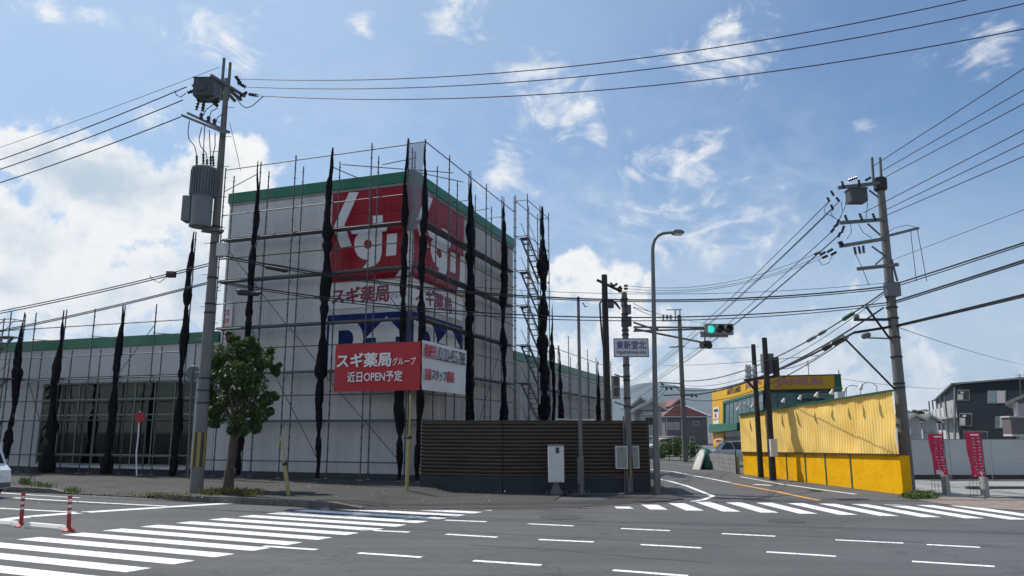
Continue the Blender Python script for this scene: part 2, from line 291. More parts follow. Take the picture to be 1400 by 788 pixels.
# ------------------------------------------------------------------ object helpers
ORG={}
def tag(o,label=None,cat=None,group=None,kind=None):
    if label: o['label']=label
    if cat: o['category']=cat
    if group: o['group']=group
    if kind: o['kind']=kind
    return o
def thing(name,label,cat,org,frame=FW,group=None):
    e=bpy.data.objects.new(name,None); col.objects.link(e); e.empty_display_size=.2
    org=Vector(org); Rm=Matrix.Rotation(frame[1],4,'Z')
    e.location=frame[0]+(Rm@org); e.rotation_euler=(0,0,frame[1]); ORG[e.name]=org
    return tag(e,label,cat,group)
class MB:
    def __init__(s): s.v=[]; s.f=[]; s.mi=[]; s.cm=0
    def m(s,i): s.cm=i; return s
    def add(s,vs,fs):
        b=len(s.v); s.v+= [tuple(p) for p in vs]
        for f in fs: s.f.append(tuple(i+b for i in f)); s.mi.append(s.cm)
        return s
    def box(s,x0,x1,y0,y1,z0,z1):
        return s.add([(x0,y0,z0),(x1,y0,z0),(x1,y1,z0),(x0,y1,z0),(x0,y0,z1),(x1,y0,z1),(x1,y1,z1),(x0,y1,z1)],[(0,3,2,1),(4,5,6,7),(0,1,5,4),(1,2,6,5),(2,3,7,6),(3,0,4,7)])
    def obox(s,p,q,w,h,up=(0,0,1)):
        # bar of width w (sideways), height h from p to q
        p=Vector(p);q=Vector(q);d=(q-p).normalized();up=Vector(up)
        if abs(d.dot(up))>.99: up=Vector((1,0,0))
        sd=d.cross(up).normalized()*w/2; uu=sd.cross(d).normalized()*h/2
        vs=[p-sd-uu,p+sd-uu,p+sd+uu,p-sd+uu,q-sd-uu,q+sd-uu,q+sd+uu,q-sd+uu]
        return s.add(vs,[(0,1,2,3),(7,6,5,4),(0,4,5,1),(1,5,6,2),(2,6,7,3),(3,7,4,0)])
    def tube(s,p,q,r,r2=None,n=8,cap=True):
        p=Vector(p);q=Vector(q);d=(q-p)
        if d.length<1e-6: return s
        d.normalize(); a=d.orthogonal().normalized(); b=d.cross(a); r2=r if r2 is None else r2
        vs=[]
        for c,rr in ((p,r),(q,r2)):
            for i in range(n):
                t=2*math.pi*i/n; vs.append(c+a*math.cos(t)*rr+b*math.sin(t)*rr)
        fs=[(i,(i+1)%n,n+(i+1)%n,n+i) for i in range(n)]
        if cap: fs+=[tuple(range(n-1,-1,-1)),tuple(range(n,2*n))]
        return s.add(vs,fs)
    def path(s,pts,r,n=6,rs=None):
        pts=[Vector(p) for p in pts]; vs=[];fs=[]; K=len(pts); prev=None
        for k,p in enumerate(pts):
            d=(pts[min(k+1,K-1)]-pts[max(k-1,0)]).normalized()
            if prev is None: a=d.orthogonal().normalized()
            else: a=(prev-d*prev.dot(d)).normalized()
            prev=a; b=d.cross(a); rr=rs[k] if rs else r
            for i in range(n):
                t=2*math.pi*i/n; vs.append(p+a*math.cos(t)*rr+b*math.sin(t)*rr)
        for k in range(K-1):
            for i in range(n): fs.append((k*n+i,k*n+(i+1)%n,(k+1)*n+(i+1)%n,(k+1)*n+i))
        fs+=[tuple(range(n-1,-1,-1)),tuple(range((K-1)*n,K*n))]
        return s.add(vs,fs)
    def lathe(s,c,prof,n=12,axis='z'):
        c=Vector(c);vs=[];fs=[]
        for (r,h) in prof:
            for i in range(n):
                t=2*math.pi*i/n
                o={'z':(r*math.cos(t),r*math.sin(t),h),'y':(r*math.cos(t),h,r*math.sin(t)),'x':(h,r*math.cos(t),r*math.sin(t))}[axis]
                vs.append(c+Vector(o))
        K=len(prof)
        for k in range(K-1):
            for i in range(n): fs.append((k*n+i,k*n+(i+1)%n,(k+1)*n+(i+1)%n,(k+1)*n+i))
        fs+=[tuple(range(n-1,-1,-1)),tuple(range((K-1)*n,K*n))]
        return s.add(vs,fs)
    def prism(s,pts,d):
        # polygon pts (3D), extruded by vector d
        d=Vector(d);n=len(pts);a=[Vector(p) for p in pts];vs=a+[p+d for p in a]
        return s.add(vs,[tuple(range(n-1,-1,-1)),tuple(range(n,2*n))]+[(i,(i+1)%n,n+(i+1)%n,n+i) for i in range(n)])
    def quad(s,a,b,c,d): return s.add([a,b,c,d],[(0,1,2,3)])
    def ball(s,c,r,n=8,m=5,sc=(1,1,1)):
        c=Vector(c);pr=[]
        vs=[];fs=[]
        for k in range(m+1):
            ph=math.pi*k/m
            for i in range(n):
                t=2*math.pi*i/n; vs.append(c+Vector((r*sc[0]*math.sin(ph)*math.cos(t),r*sc[1]*math.sin(ph)*math.sin(t),r*sc[2]*math.cos(ph))))
        for k in range(m):
            for i in range(n): fs.append((k*n+i,(k+1)*n+i,(k+1)*n+(i+1)%n,k*n+(i+1)%n))
        return s.add(vs,fs)
    def build(s,name,mats,parent=None,org=None,frame=FW,smooth=False,**kw):
        if parent is not None: o0=ORG[parent.name]
        else: o0=Vector(org) if org is not None else Vector(s.v[0])
        me=bpy.data.meshes.new(name)
        me.from_pydata([(p[0]-o0[0],p[1]-o0[1],p[2]-o0[2]) for p in s.v],[],s.f); 
        if not isinstance(mats,(list,tuple)): mats=[mats]
        for k in mats: me.materials.append(M[k] if isinstance(k,str) else k)
        if len(mats)>1: me.polygons.foreach_set('material_index',s.mi)
        if smooth:
            me.polygons.foreach_set('use_smooth',[True]*len(me.polygons))
        me.update()
        o=bpy.data.objects.new(name,me); col.objects.link(o)
        if parent is not None: o.parent=parent
        else: o.location=frame[0]+Matrix.Rotation(frame[1],4,'Z')@o0; o.rotation_euler=(0,0,frame[1])
        ORG[o.name]=o0
        if smooth and smooth!='all':
            me.set_sharp_from_angle(angle=R(40))
        tag(o,**kw) if kw else None
        return o
def text_mesh(txt,bold=0.,res=3):
    cu=bpy.data.curves.new('txt','FONT'); cu.body=txt; cu.size=1; cu.offset=bold; cu.resolution_u=res; cu.fill_mode='FRONT'
    o=bpy.data.objects.new('txt',cu); col.objects.link(o)
    dg=bpy.context.evaluated_depsgraph_get(); dg.update()
    me=bpy.data.meshes.new_from_object(o.evaluated_get(dg)); 
    vs=[v.co.copy() for v in me.vertices]; fs=[tuple(p.vertices) for p in me.polygons]
    bpy.data.objects.remove(o); bpy.data.curves.remove(cu); bpy.data.meshes.remove(me)
    x0=min(v.x for v in vs);x1=max(v.x for v in vs);y0=min(v.y for v in vs);y1=max(v.y for v in vs)
    return [((v.x-x0)/(x1-x0),(v.y-y0)/(y1-y0)) for v in vs],fs
def text_layers(txt,bold):
    """heavier strokes: the regular glyphs printed several times, slightly shifted; -> [(verts2d,faces,layer)]"""
    vs,fs=text_mesh(txt,0.); k=len(txt)*.92; b=bold
    offs=[(0,0)] if b<=0 else [(0,0),(-b,-b),(b,-b),(-b,b),(b,b),(0,b*1.3),(b*1.3,0),(-b*1.3,0),(0,-b*1.3)]
    return [([(x+ox/k,y+oy) for x,y in vs],fs,n_) for n_,(ox,oy) in enumerate(offs)]
def put_text(mb,txt,p,right,up,w,h,bold=0.,slant=0.):
    """text box with lower-left corner p, spanning w along right and h along up (flat print)"""
    p=Vector(p);right=Vector(right);up=Vector(up); nr=right.cross(up)
    for vs,fs,n_ in text_layers(txt,bold): mb.add([p+right*(x*w+slant*y*h)+up*(y*h)+nr*(n_*.0008) for x,y in vs],fs)
    return mb
# ================================================================== THE SETTING
def poly_sheet(name,pts,z,m,kind='structure'):
    return MB().add([(p[0],p[1],z) for p in pts],[tuple(range(len(pts)))]).build(name,m,org=(pts[0][0],pts[0][1],z),kind=kind)
poly_sheet('ground',[(-4500,-300),(4500,-300),(4500,5200),(-4500,5200)],-.06,'ground')
# road: main road + junction + side street as one sheet
side_l=[(930,684),(908,668),(898,655),(896,645),(890,636),(870,628)]
rd=[bl(-70,-1.6),]
poly_sheet('road',[(-90,-60),(90,-60),(90,10),(30,22),(16,25.0),(13.6,25.6),(11.5,38.5),(11.0,46),(9.2,56),(4,75),(-8,95),(-14,92),(-2,74),(3.5,58),(5.2,44),(5.0,30),(4.9,25.0),(-6,26),(-40,38),(-90,56)],0,'road')
# pavement on the building's side: edge line follows the kerb, heights dip at the driveways
edge_px_=[(-260,655,.15),(-120,664,.15),(0,672,.15),(70,674.5,.13),(95,676,.02),(190,680.5,.02),(215,682,.10),(262,686,.15),(335,689,.15),(400,692.5,.15),(455,695.5,.14),(496,697,.02),(560,697,.015),(640,697,.015),(720,696.5,.015),(790,695,.015),(840,691,.015),(880,688,.015),(915,686,.015),(935,683,.015),(926,676,.015),(910,668,.015),(902,660,.015),(899,652,.015),(897,645,.015)]
edge_px=edge_px_[:18]
edge=[]
for x,y,z in edge_px:
    g=G(x,y); edge.append((g.x,g.y,z))
def make_pavement():
    mb=MB(); vs=[]; fs=[]
    for k,(x,y,z) in enumerate(edge):
        p=Vector((x,y,0)); 
        back=BV
        for t,zz in ((0,z),(.7,z*.7+.045 if k<11 else .016),(2.2,.13 if k<11 else .017),(14 if k<14 else 2.5,.15 if k<11 else .018)):
            q=p+back*t; vs.append((q.x,q.y,zz+.004))
    n=4
    for k in range(len(edge)-1):
        for i in range(n-1): fs.append((k*n+i,(k+1)*n+i,(k+1)*n+i+1,k*n+i+1))
    mb.add(vs,fs); return mb.build('pavement','pave',org=edge[0],kind='structure')
make_pavement()
cp=[G(x,y) for x,y,z in edge_px_[17:]]
poly_sheet('pavement',[(p.x,p.y) for p in cp]+[(4.9,40),(4.2,40),(4.2,27.3),(3.0,24.6)],.0245,'pave')
def kerb_run(idx0,idx1,label):
    root=thing('kerb',None,None,(edge[idx0][0],edge[idx0][1],0)); root['kind']='structure'
    pts=[Vector((edge[i][0],edge[i][1],edge[i][2])) for i in range(idx0,idx1+1)]
    for a,b in zip(pts[:-1],pts[1:]):
        L_=(b-a).length; n=max(1,round(L_/.6))
        for k in range(n):
            p=a.lerp(b,(k+.012)/n); q=a.lerp(b,(k+.988)/n)
            side=Vector((p.y-q.y,q.x-p.x,0)).normalized()
            mb=MB(); hp,hq=max(.03,p.z+.03),max(.03,q.z+.03)
            P=[(p-side*.09).xy,(p+side*.09).xy,(q+side*.09).xy,(q-side*.09).xy]
            hs=[hp,hp,hq,hq]
            j=random.uniform(-.006,.006)
            mb.add([(c.x,c.y,-.03) for c in P]+[(c.x,c.y,h+j) for c,h in zip(P,hs)],[(3,2,1,0),(4,5,6,7),(0,1,5,4),(1,2,6,5),(2,3,7,6),(3,0,4,7)])
            mb.build('kerb_stone','kerb',root)
kerb_run(0,4,''); kerb_run(6,11,'')
# pale concrete gutter strip along the flush part
gp=[Vector(e) for e in edge[10:18]]
mb=MB()
for a,b in zip(gp[:-1],gp[1:]):
    s_=Vector((b.y-a.y,-(b.x-a.x),0)).normalized()*.22
    mb.quad((a.x,a.y,.009),(a.x+s_.x,a.y+s_.y,.009),(b.x+s_.x,b.y+s_.y,.009),(b.x,b.y,.009))
mb.build('gutter_strip','kerb',org=(gp[0].x,gp[0].y,0),kind='structure')
# right-hand lot, dirt verge
poly_sheet('parking_lot',[(13.9,24.9),(16,25.2),(30,22.6),(60,16),(60,37),(13.9,37)],.006,'lot')
dv=[G(1255,684),G(1275,688),G(1310,692),G(1360,696.5),G(1410,699),G(1500,700),G(1500,684),G(1410,682),G(1350,681),G(1290,680),G(1262,680)]
poly_sheet('dirt_verge',[(p.x,p.y) for p in dv],.012,'dirt')
# ---- painted markings (each a thing of its own piece under road_marking)
def stripe(pts,z=.004,m='paint',root=None,name='stripe'):
    return MB().add([(p[0],p[1],z) for p in pts],[tuple(range(len(pts)))]).build(name,m,root)
rL=thing('zebra_crossing',None,None,G(400,725)); rL['kind']='structure'
a3=Vector((-9.72,15.5));aN=Vector((-5.83,20.86)); r1=Vector((-5.81,12.0)); r14=Vector((-.58,20.93))
def lp(k): return a3+(aN-a3)*((k-3)/8.)
def rp(k): return r1+(r14-r1)*((k-1)/13.)
for k in range(-1,15):
    l,r=lp(k),rp(k); l2,r2=lp(k+.52),rp(k+.52)
    if k>11: l=l+(r-l)*.02
    stripe([l,r,r2,l2],root=rL)
rR=thing('zebra_crossing',None,None,G(1100,695)); rR['kind']='structure'
# right crossing: far and near end points on the ground
def far(k): return Vector((3.72+.845*k*1.035,22.6+ (1.0*min(k,2)*.45) - max(0,k-2)*.145))
def near(k): return Vector((3.74+.9*k*1.012,21.25-.262*k))
for k in range(-1,11):
    if k==-1: pts=[(2.86,22.04),(3.29,22.04),(3.33,21.45),(2.88,21.5)]
    else:
        f0=far(k); n0=near(k); w=.47
        pts=[n0,(n0.x+w,n0.y-.03),(f0.x+w,f0.y-.02),f0]
    stripe(pts,root=rR)
rD=thing('lane_line',None,None,G(890,740)); rD['kind']='structure'
rows=[[(608,711.5),(665,713.7),(722,716.5),(784,719.5),(849,723),(916,726),(987,730),(1060,733.6),(1142,738.5),(1235,743),(1267,745),(1340,748.7)],[(494,725),(560,728),(610,730.8),(680,735),(736,738),(812,741.5),(876,745),(959,749.6),(1048,755),(1143,761),(1247,768),(1360,775)],[(490,756.5),(576,762.3),(647,767),(740,773.2),(838,780),(940,788)],[(360,747),(433,752)]]
rows[2]+=[(1040,795),(1150,803),(1270,812),(1390,821)]
for row in rows:
    for i in range(0,len(row),2):
        p=G(*row[i]);q=G(*row[i+1]); s_=Vector((p.y-q.y,q.x-p.x,0)).normalized()*.075
        stripe([p-s_,q-s_,q+s_,p+s_],root=rD,name='dash')
def line_px(pts,w,m='paint',z=.004,root=None,name='painted_line'):
    P=[G(*p) for p in pts]; mb=MB()
    for a,b in zip(P[:-1],P[1:]):
        s_=Vector((a.y-b.y,b.x-a.x,0)).normalized()*w/2
        mb.quad(((a-s_).x,(a-s_).y,z),((b-s_).x,(b-s_).y,z),((b+s_).x,(b+s_).y,z),((a+s_).x,(a+s_).y,z))
    return mb.build(name,m,root)
line_px([(-60,719),(40,706.5),(120,700.5),(200,695.5),(270,691),(330,687.5)],.42,root=rD,name='stop_line')
line_px([(-40,671.5),(50,677.5),(110,681)],.16,root=rD); line_px([(-40,677),(60,683.5),(150,688.5),(228,692.5)],.16,root=rD); line_px([(-60,692),(60,698.5),(120,701.5)],.16,root=rD)
line_px([(945,686),(962,683.5),(975,678.5),(968,676),(940,665),(915,658),(880,652)],.16,root=rD,name='edge_line')
line_px([(860,638),(900,643.5),(920,645),(945,650),(975,655.5),(998,660)],.15,root=rD,name='centre_line')
line_px([(1000,661),(1030,666.5),(1060,672),(1095,679.5),(1120,684.5)],.17,'paint_o',z=.0045,root=rD,name='orange_line')
line_px([(1012,652),(1040,657),(1068,662),(1072,663)],.12,root=rD,name='edge_line'); line_px([(1072,662.5),(1110,668),(1170,676)],.15,root=rD,name='edge_line')
line_px([(1031,662.5),(1055,664)],.3,root=rD,name='cross_mark')
for q in ([(560,704),(640,711),(760,715.5),(900,722),(1060,731),(1240,741),(1420,752)],[(420,716),(560,723.5),(700,731),(860,739),(1020,748)],[(905,690),(955,682.5),(1000,682),(1030,682.5),(1062,677)],[(1000,681.5),(1050,682.6),(1110,684)],[(730,697),(800,700.5),(870,703),(960,705)],[(640,745),(760,752),(880,763),(1000,772)]):
    line_px([(x+random.uniform(-1.5,1.5),y+random.uniform(-.35,.35)) for a_,b_ in zip(q[:-1],q[1:]) for x,y in [(a_[0]+(b_[0]-a_[0])*t,a_[1]+(b_[1]-a_[1])*t) for t in (0,.25,.5,.75)]],.045,'seam',z=.002,root=rD,name='tar_seam')
for x,y,r in ((768,707.3,.48),(1075,712.5,.38)):
    g=G(x,y); o=MB().lathe((g.x,g.y,.003),[(r+.05,0),(r+.05,.004),(r,.005),(r-.02,.002),(r*.7,.004),(r*.66,.002),(r*.3,.004),(.01,.004)],24).build('manhole_cover','manhole',org=(g.x,g.y,0))
    tag(o,'dark round iron manhole cover in the asphalt before the brown fence' if x<900 else 'small iron manhole cover by the right-hand zebra crossing','manhole cover')
# hills
def make_hills():
    prof=[(300,560),(600,548),(760,540),(840,533),(868,526),(885,523),(905,524.5),(940,530),(975,532.5),(1010,540),(1060,548),(1150,562),(1245,570),(1280,578),(1340,574),(1420,568),(1600,560)]
    Y0,Y1=2600.,4200.; xs=[300+i*10 for i in range(131)]; vs=[];fs=[]; K=14
    for x in xs:
        for (a,b) in zip(prof[:-1],prof[1:]):
            if a[0]<=x<=b[0]: y=a[1]+(b[1]-a[1])*(x-a[0])/(b[0]-a[0])
        top=AY(x,y,Y1)
        for k in range(K+1):
            t=k/K; Yk=Y0+(Y1-Y0)*t; X=top.x*(Yk/Y1)
            z=top.z*(t**1.4)
            z+= (noise.noise(Vector((X*.003,Yk*.003,1)))*45+noise.noise(Vector((X*.012,Yk*.012,4)))*16)*math.sin(math.pi*min(1,t*.96)) if 0<k<K else 0
            if k==K: z+=noise.noise(Vector((X*.01,0,2)))*5
            vs.append((X,Yk,max(z,-1)))
    n=K+1
    for i in range(len(xs)-1):
        for k in range(K): fs.append((i*n+k,(i+1)*n+k,(i+1)*n+k+1,i*n+k+1))
    MB().add(vs,fs).build('hills','hill',org=(0,Y0,0),smooth='all',kind='structure')
make_hills()
# ================================================================== DRUGSTORE
def poly_fill(loops):
    """2-D loops (first outer, then holes) -> verts2d, faces"""
    cu=bpy.data.curves.new('pf','CURVE'); cu.dimensions='2D'; cu.fill_mode='FRONT'
    for lp_ in loops:
        sp=cu.splines.new('POLY'); sp.points.add(len(lp_)-1); sp.use_cyclic_u=True
        for p,q in zip(sp.points,lp_): p.co=(q[0],q[1],0,1)
    o=bpy.data.objects.new('pf',cu); col.objects.link(o); dg=bpy.context.evaluated_depsgraph_get(); dg.update()
    me=bpy.data.meshes.new_from_object(o.evaluated_get(dg)); vs=[(v.co.x,v.co.y) for v in me.vertices]; fs=[tuple(p.vertices) for p in me.polygons]
    bpy.data.objects.remove(o); bpy.data.curves.remove(cu); bpy.data.meshes.remove(me)
    return vs,fs
TW,TD,TH_=9.76,12.74,13.22   # tall block: width, depth, top
LWZ=6.62
store=thing('drugstore_building','white corrugated drugstore with green roof edge and tall sign block behind scaffolding','building',(0,0,0),FB)
MB().box(-TW+.05,-.06,.06,TD-.05,.15,13.0).build('wall','alc',store)
def corrugated(x0,x1,z0,z1,pitch,dep,y=0.):
    mb=MB(); n=int((x1-x0)/pitch); vs=[];fs=[]
    for i in range(n+1):
        x=x0+(x1-x0)*i/n; w=(x1-x0)/n
        for dx,dy in ((0,0),(.38,0),(.5,-dep),(.88,-dep)):
            xx=min(x+dx*w,x1)
            vs+=[(xx,y+dy,z0),(xx,y+dy,z1)]
    for k in range(len(vs)//2-1): fs.append((2*k,2*k+2,2*k+3,2*k+1))
    return mb.add(vs,fs)
for z0,z1,yy in ((.36,4.7,.0),(4.66,8.9,-.007),(8.86,12.66,-.014)): corrugated(-TW,-.002,z0,z1,.13,.017,yy).build('cladding','clad',store)
MB().box(-TW-.02,.03,-.03,.05,.10,.355).box(.0,.045,.05,TD,.10,.30).build('plinth','plinth',store)
# green roof edge of the tall block (front, right) with pale drip below it
MB().box(-TW-.05,.12,-.12,.3,12.74,TH_).box(.0,.12,.3,TD+.05,12.74,TH_).build('roof_edge','green',store)
MB().box(-TW,.07,-.07,.0,12.62,12.738).box(.0,.07,.0,TD,12.62,12.738).build('drip_trim','frame',store)
for i in range(14):
    y0=TD*i/14+.008; y1=TD*(i+1)/14-.008
    for z0,z1 in ((.302,4.5),(4.52,8.6),(8.62,12.615)):
        MB().box(-.06,.02+random.uniform(-.003,.003),y0,y1,z0,z1).build('wall_panel','alc',store)
# right low wing
MB().box(-18,-.06,TD,36.,.15,6.1).build('wall','alc',store)
for i in range(26):
    y0=TD+.02+(36-TD)*i/26+.008; y1=TD+(36-TD)*(i+1)/26-.008
    MB().box(-.06,.02+random.uniform(-.003,.003),y0,y1,.2,6.12).build('wall_panel','alc',store)
MB().box(-18,.1,TD+.06,36.1,6.13,LWZ).build('roof_edge','green',store)
# left low wing with its shop window
WX0,WX1,WZ0,WZ1=-20.6,-10.95,.5,4.42
w=MB(); w.box(-48,WX0,.0,.25,.36,6.12); w.box(WX0,WX1,.0,.25,WZ1,6.12); w.box(WX1,-TW-.03,.0,.25,.36,6.12); w.box(WX0,WX1,.0,.25,.36,WZ0-.04)
w.build('front_wall','panel',store)
MB().box(-48,-TW-.06,-.02,.28,.10,.355).build('plinth','plinth',store)
MB().box(-48.1,-TW-.055,-.1,12.6,6.13,LWZ).build('roof_edge','green',store)
MB().box(WX0-.1,WX1+.1,-.32,.0,.36,.44).build('window_sill','panel',store)
MB().box(WX0-.4,WX1+.6,8.2,8.3,.3,4.7).box(WX0-.4,WX1+.6,.25,8.2,.28,.34).box(WX0-.4,WX1+.6,.25,8.2,4.62,4.7).box(WX0-.5,WX0-.4,.25,8.3,.3,4.7).box(WX1+.6,WX1+.7,.25,8.3,.3,4.7).box(-48,-47.9,.2,12.6,.2,6.1).box(-48,-TW,12.5,12.6,.2,6.1).build('interior_wall','inner',store)
for k in range(3):
    MB().box(WX0+3.5+k*.8,WX1-.3,2.2+k*1.6,2.32+k*1.6,4.02,4.07).build('ceiling_lamp','tube',store)
for k,(x,yy,wd,hh) in enumerate(((-13.9,2.5,1.5,1.75),(-16.4,3.6,2.2,1.4),(-18.9,2.8,1.2,1.9),(-12.2,3.4,.9,1.3))):
    m_=MB()
    for z in [.36+i*(hh-.36)/3 for i in range(4)]: m_.box(x,x+wd,yy,yy+.5,z,z+.04)
    for xx in (x,x+wd-.04): m_.box(xx,xx+.04,yy,yy+.5,.35,hh+.05)
    m_.build('display_rack','shelf',store)
win=MB().box(WX0,WX1,.03,.10,WZ1-.07,WZ1).box(WX0,WX1,.03,.10,WZ0-.04,WZ0+.05).box(WX0,WX0+.07,.03,.10,WZ0+.05,WZ1-.07).box(WX1-.07,WX1,.03,.10,WZ0+.05,WZ1-.07).build('shop_window','frame',store)
nx=8; zs=[WZ0+.05,.98,2.85,3.6,WZ1-.07]; xs=[WX0+.07+(WX1-WX0-.14)*i/nx for i in range(nx+1)]
for x in xs[1:-1]: MB().box(x-.025,x+.025,.02,.10,WZ0+.05,WZ1-.07).build('mullion','frame',win)
for z in zs[1:-1]: MB().box(WX0+.07,WX1-.07,.026,.095,z-.025,z+.025).build('transom','frame',win)
for i in range(nx):
    for j in range(4): MB().box(xs[i]+.026,xs[i+1]-.026,.055,.063,zs[j]+.026,zs[j+1]-.026).build('pane','shopglass',win)
MB().box(-13.55,-13.49,.5,.54,.36,1.55).box(-12.3,-12.24,.5,.54,.36,1.55).box(-13.49,-12.3,.5,.54,1.48,1.55).box(-13.1,-12.3,.5,.54,1.15,1.2).build('display_frame','signwhite',store)
# --- signs on the tall block
SW=4.0; SR=5.3
def sr(u_): return (u_+SW)/SW*SR   # front coordinate -> right-face coordinate
def on_sign(face,vs,fs,d):
    if face=='f': return MB().add([(x,-d,z) for x,z in vs],fs)
    return MB().add([(d,sr(x),z) for x,z in vs],fs)
sg=MB; 
for face in ('f','r'):
    def bx(z0,z1,d,k=1,x0=-SW,x1=-.005):
        m_=[]
        for i in range(k):
            a=x0+(x1-x0)*i/k+(.006 if i else 0); b=x0+(x1-x0)*(i+1)/k-(.006 if i<k-1 else 0)
            m_.append(MB().box(a,b,-d,-.03,z0,z1) if face=='f' else MB().box(.03,d,max(.006,sr(a)),sr(b),z0,z1))
        return m_
    for z0,z1 in ((8.52,10.0),(10.012,11.5),(11.512,12.6)):
        for p in bx(z0,z1,.09,4): p.build('red_sign_panel','red',store)
    for p in bx(7.32,8.46,.085,2): p.build('white_sign_panel','signwhite',store)
    for p in bx(4.62,7.05,.088,3): p.build('blue_sign_panel','blue',store)
def px_f(pts,ox=440,oy=240,sc=5.25): return [LF(ox+x/sc,oy+y/sc,.1) for x,y in pts]
ku=px_f([(195,122),(265,120),(162,352),(214,506),(135,518),(84,372)])
def circ(cx,cy,rx,ry,n=20): return [(cx+rx*math.cos(2*math.pi*i/n),cy+ry*math.sin(2*math.pi*i/n)) for i in range(n)]
su=px_f([(366,290),(437,285),(436,351),(470,348),(464,400),(433,403),(429,560),(415,610),(385,643),(340,660),(290,665),(318,634),(330,607),(290,600),(257,577),(237,535),(231,490),(240,448),(262,421),(214,421),(200,374),(365,357)])
suh=px_f(circ(330,495,29,34))
ri1=px_f([(468,422),(540,415),(532,572),(460,580)])
ri2=px_f([(597,400),(662,392),(660,560),(655,640),(640,690),(618,716),(528,726),(560,682),(580,640),(590,560)])
for face in ('f','r'):
    for lps in ([ku],[su,suh],[ri1],[ri2]):
        vs,fs=poly_fill(lps); on_sign(face,vs,fs,.096).build('sign_letter','signwhite',store)
    # white band wording
    def tx(t,x0,x1,z0,z1,mt,bold,d=.094):
        mb=MB()
        for vs,fs,n_ in text_layers(t,bold):
            q=on_sign(face,[(x0+x*(x1-x0),z0+y*(z1-z0)) for x,y in vs],fs,d+n_*.0008); mb.add(q.v,q.f)
        mb.build('sign_lettering',mt,store)
    tx('スギ薬局',-3.80,-1.0,7.52,8.24,'crimson',.024); tx('グループ',-.92,-.12,7.6,7.86,'ink_dark',.0)
    # parking mark: P and arrow
    po=[(-3.88,4.66),(-3.88,6.78)]+[(-3.88+.85+.62*0,6.78)]+[(-2.95+.78*math.sin(t),5.95+.83*math.cos(t)) for t in [math.pi*i/12 for i in range(13)]]+[(-3.38,5.12),(-3.38,4.66)]
    pi_=[(-3.40,5.55),(-3.40,6.36)]+[(-2.98+.33*math.sin(t),5.955+.405*math.cos(t)) for t in [math.pi*i/10 for i in range(11)]]
    vs,fs=poly_fill([po,pi_]); on_sign(face,vs,fs,.094).build('parking_letter','signwhite',store)
    vs,fs=poly_fill([[(-1.08,6.86),(-.18,5.98),(-.62,5.98),(-.62,4.66),(-1.55,4.66),(-1.55,5.98),(-2.05,5.98)]]); on_sign(face,vs,fs,.094).build('parking_arrow','signwhite',store)
# vertical white banner on the cladding's left end
o=MB().box(-9.62,-9.08,-.16,-.14,6.05,7.95).build('banner','ban_white',org=(-9.3,-.15,6.05),frame=FB)
tag(o,'narrow vertical white banner with red lettering by the concrete utility pole','banner')
mb_=MB()
for i,ch in enumerate('スタッフ'): put_text(mb_,ch,(-9.50,-.163,7.3-i*.36),(1,0,0),(0,0,1),.28,.26,.02)
t_=mb_.build('lettering','ink_red',None,org=(-9.3,-.15,6.05),frame=FB); t_.parent=o; t_.location=(0,0,0); t_.rotation_euler=(0,0,0)
# ================================================================== SCAFFOLDING
def post(mb,x,y,z0,z1,r=.028):
    mb.tube((x,y,z0+.02),(x,y,z1),r,n=8)
    z=z0+.25
    while z<z1-.05:
        mb.lathe((x,y,z),[(r,-.03),(r+.022,-.012),(r+.022,.012),(r,.03)],8); z+=.475
    return mb
def run(root,P,ss,offs,z0,tops,rails,decks,braces,inner_top=None,bays=None):
    """P(s,off,z)->local point"""
    for j,off in enumerate(offs):
        for i,s in enumerate(ss):
            p=P(s,off,z0); top=tops[i] if isinstance(tops,(list,tuple)) else tops
            if j: top=(inner_top or top)
            post(MB(),p[0],p[1],z0,top).build('post','steel',root)
            MB().box(p[0]-.09,p[0]+.09,p[1]-.09,p[1]+.09,z0,z0+.025).build('base_plate','rust',root)
    for z in rails:
        for a,b in zip(ss[:-1],ss[1:]): MB().tube(P(a,offs[0],z),P(b,offs[0],z),.025,n=6).build('rail','steel',root)
    for z in decks:
        for a,b in zip(ss[:-1],ss[1:]):
            q0=P(a+.04,offs[0]-.06,z);q1=P(b-.04,offs[1]+.06,z)
            m_=MB(); x0,x1=sorted((q0[0],q1[0]));y0,y1=sorted((q0[1],q1[1])); m_.box(x0,x1,y0,y1,z-.08,z)
            m_.build('deck','deck',root)
            MB().tube(P(a,offs[0]+.02,z-.09),P(b,offs[0]+.02,z-.09),.022,n=6).build('rail','steel',root)
        for s in ss:
            m_=MB(); m_.tube(P(s,offs[0],z-.07),P(s,offs[1],z-.07),.022,n=6); m_.tube(P(s,offs[0],z-.42),P(s,(offs[0]+offs[1])/2,z-.08),.014,n=5)
            m_.build('bracket','steel',root)
    for (s0,za,s1,zb) in braces: MB().tube(P(s0,offs[0]+.04,za),P(s1,offs[0]+.04,zb),.018,n=6).build('brace','steel',root)
PF=lambda s,off,z:(s,-off,z)
PR=lambda s,off,z:(off,s,z)
Z0=.14
DK=[2.55,4.6,6.65,8.82,10.75]
tf=thing('scaffold','steel scaffold along the tall corrugated front carrying the red banner','scaffold',(-9.3,-1,Z0),FB)
sf=[-9.3,-7.32,-5.43,-3.5,-1.54,.24]
run(tf,PF,sf,(1.0,.4),Z0,[14.15,14.2,14.3,14.4,14.35,14.3],[.85,3.56,5.63,7.7,9.77,11.85,14.05],DK,[(-7.3,6.6,-3.5,.9),(-9.3,10.7,-5.43,6.6),(-3.5,4.5,.24,.9),(-5.4,6.65,-3.5,4.6),(-1.5,8.8,.24,6.7)],inner_top=13.95)
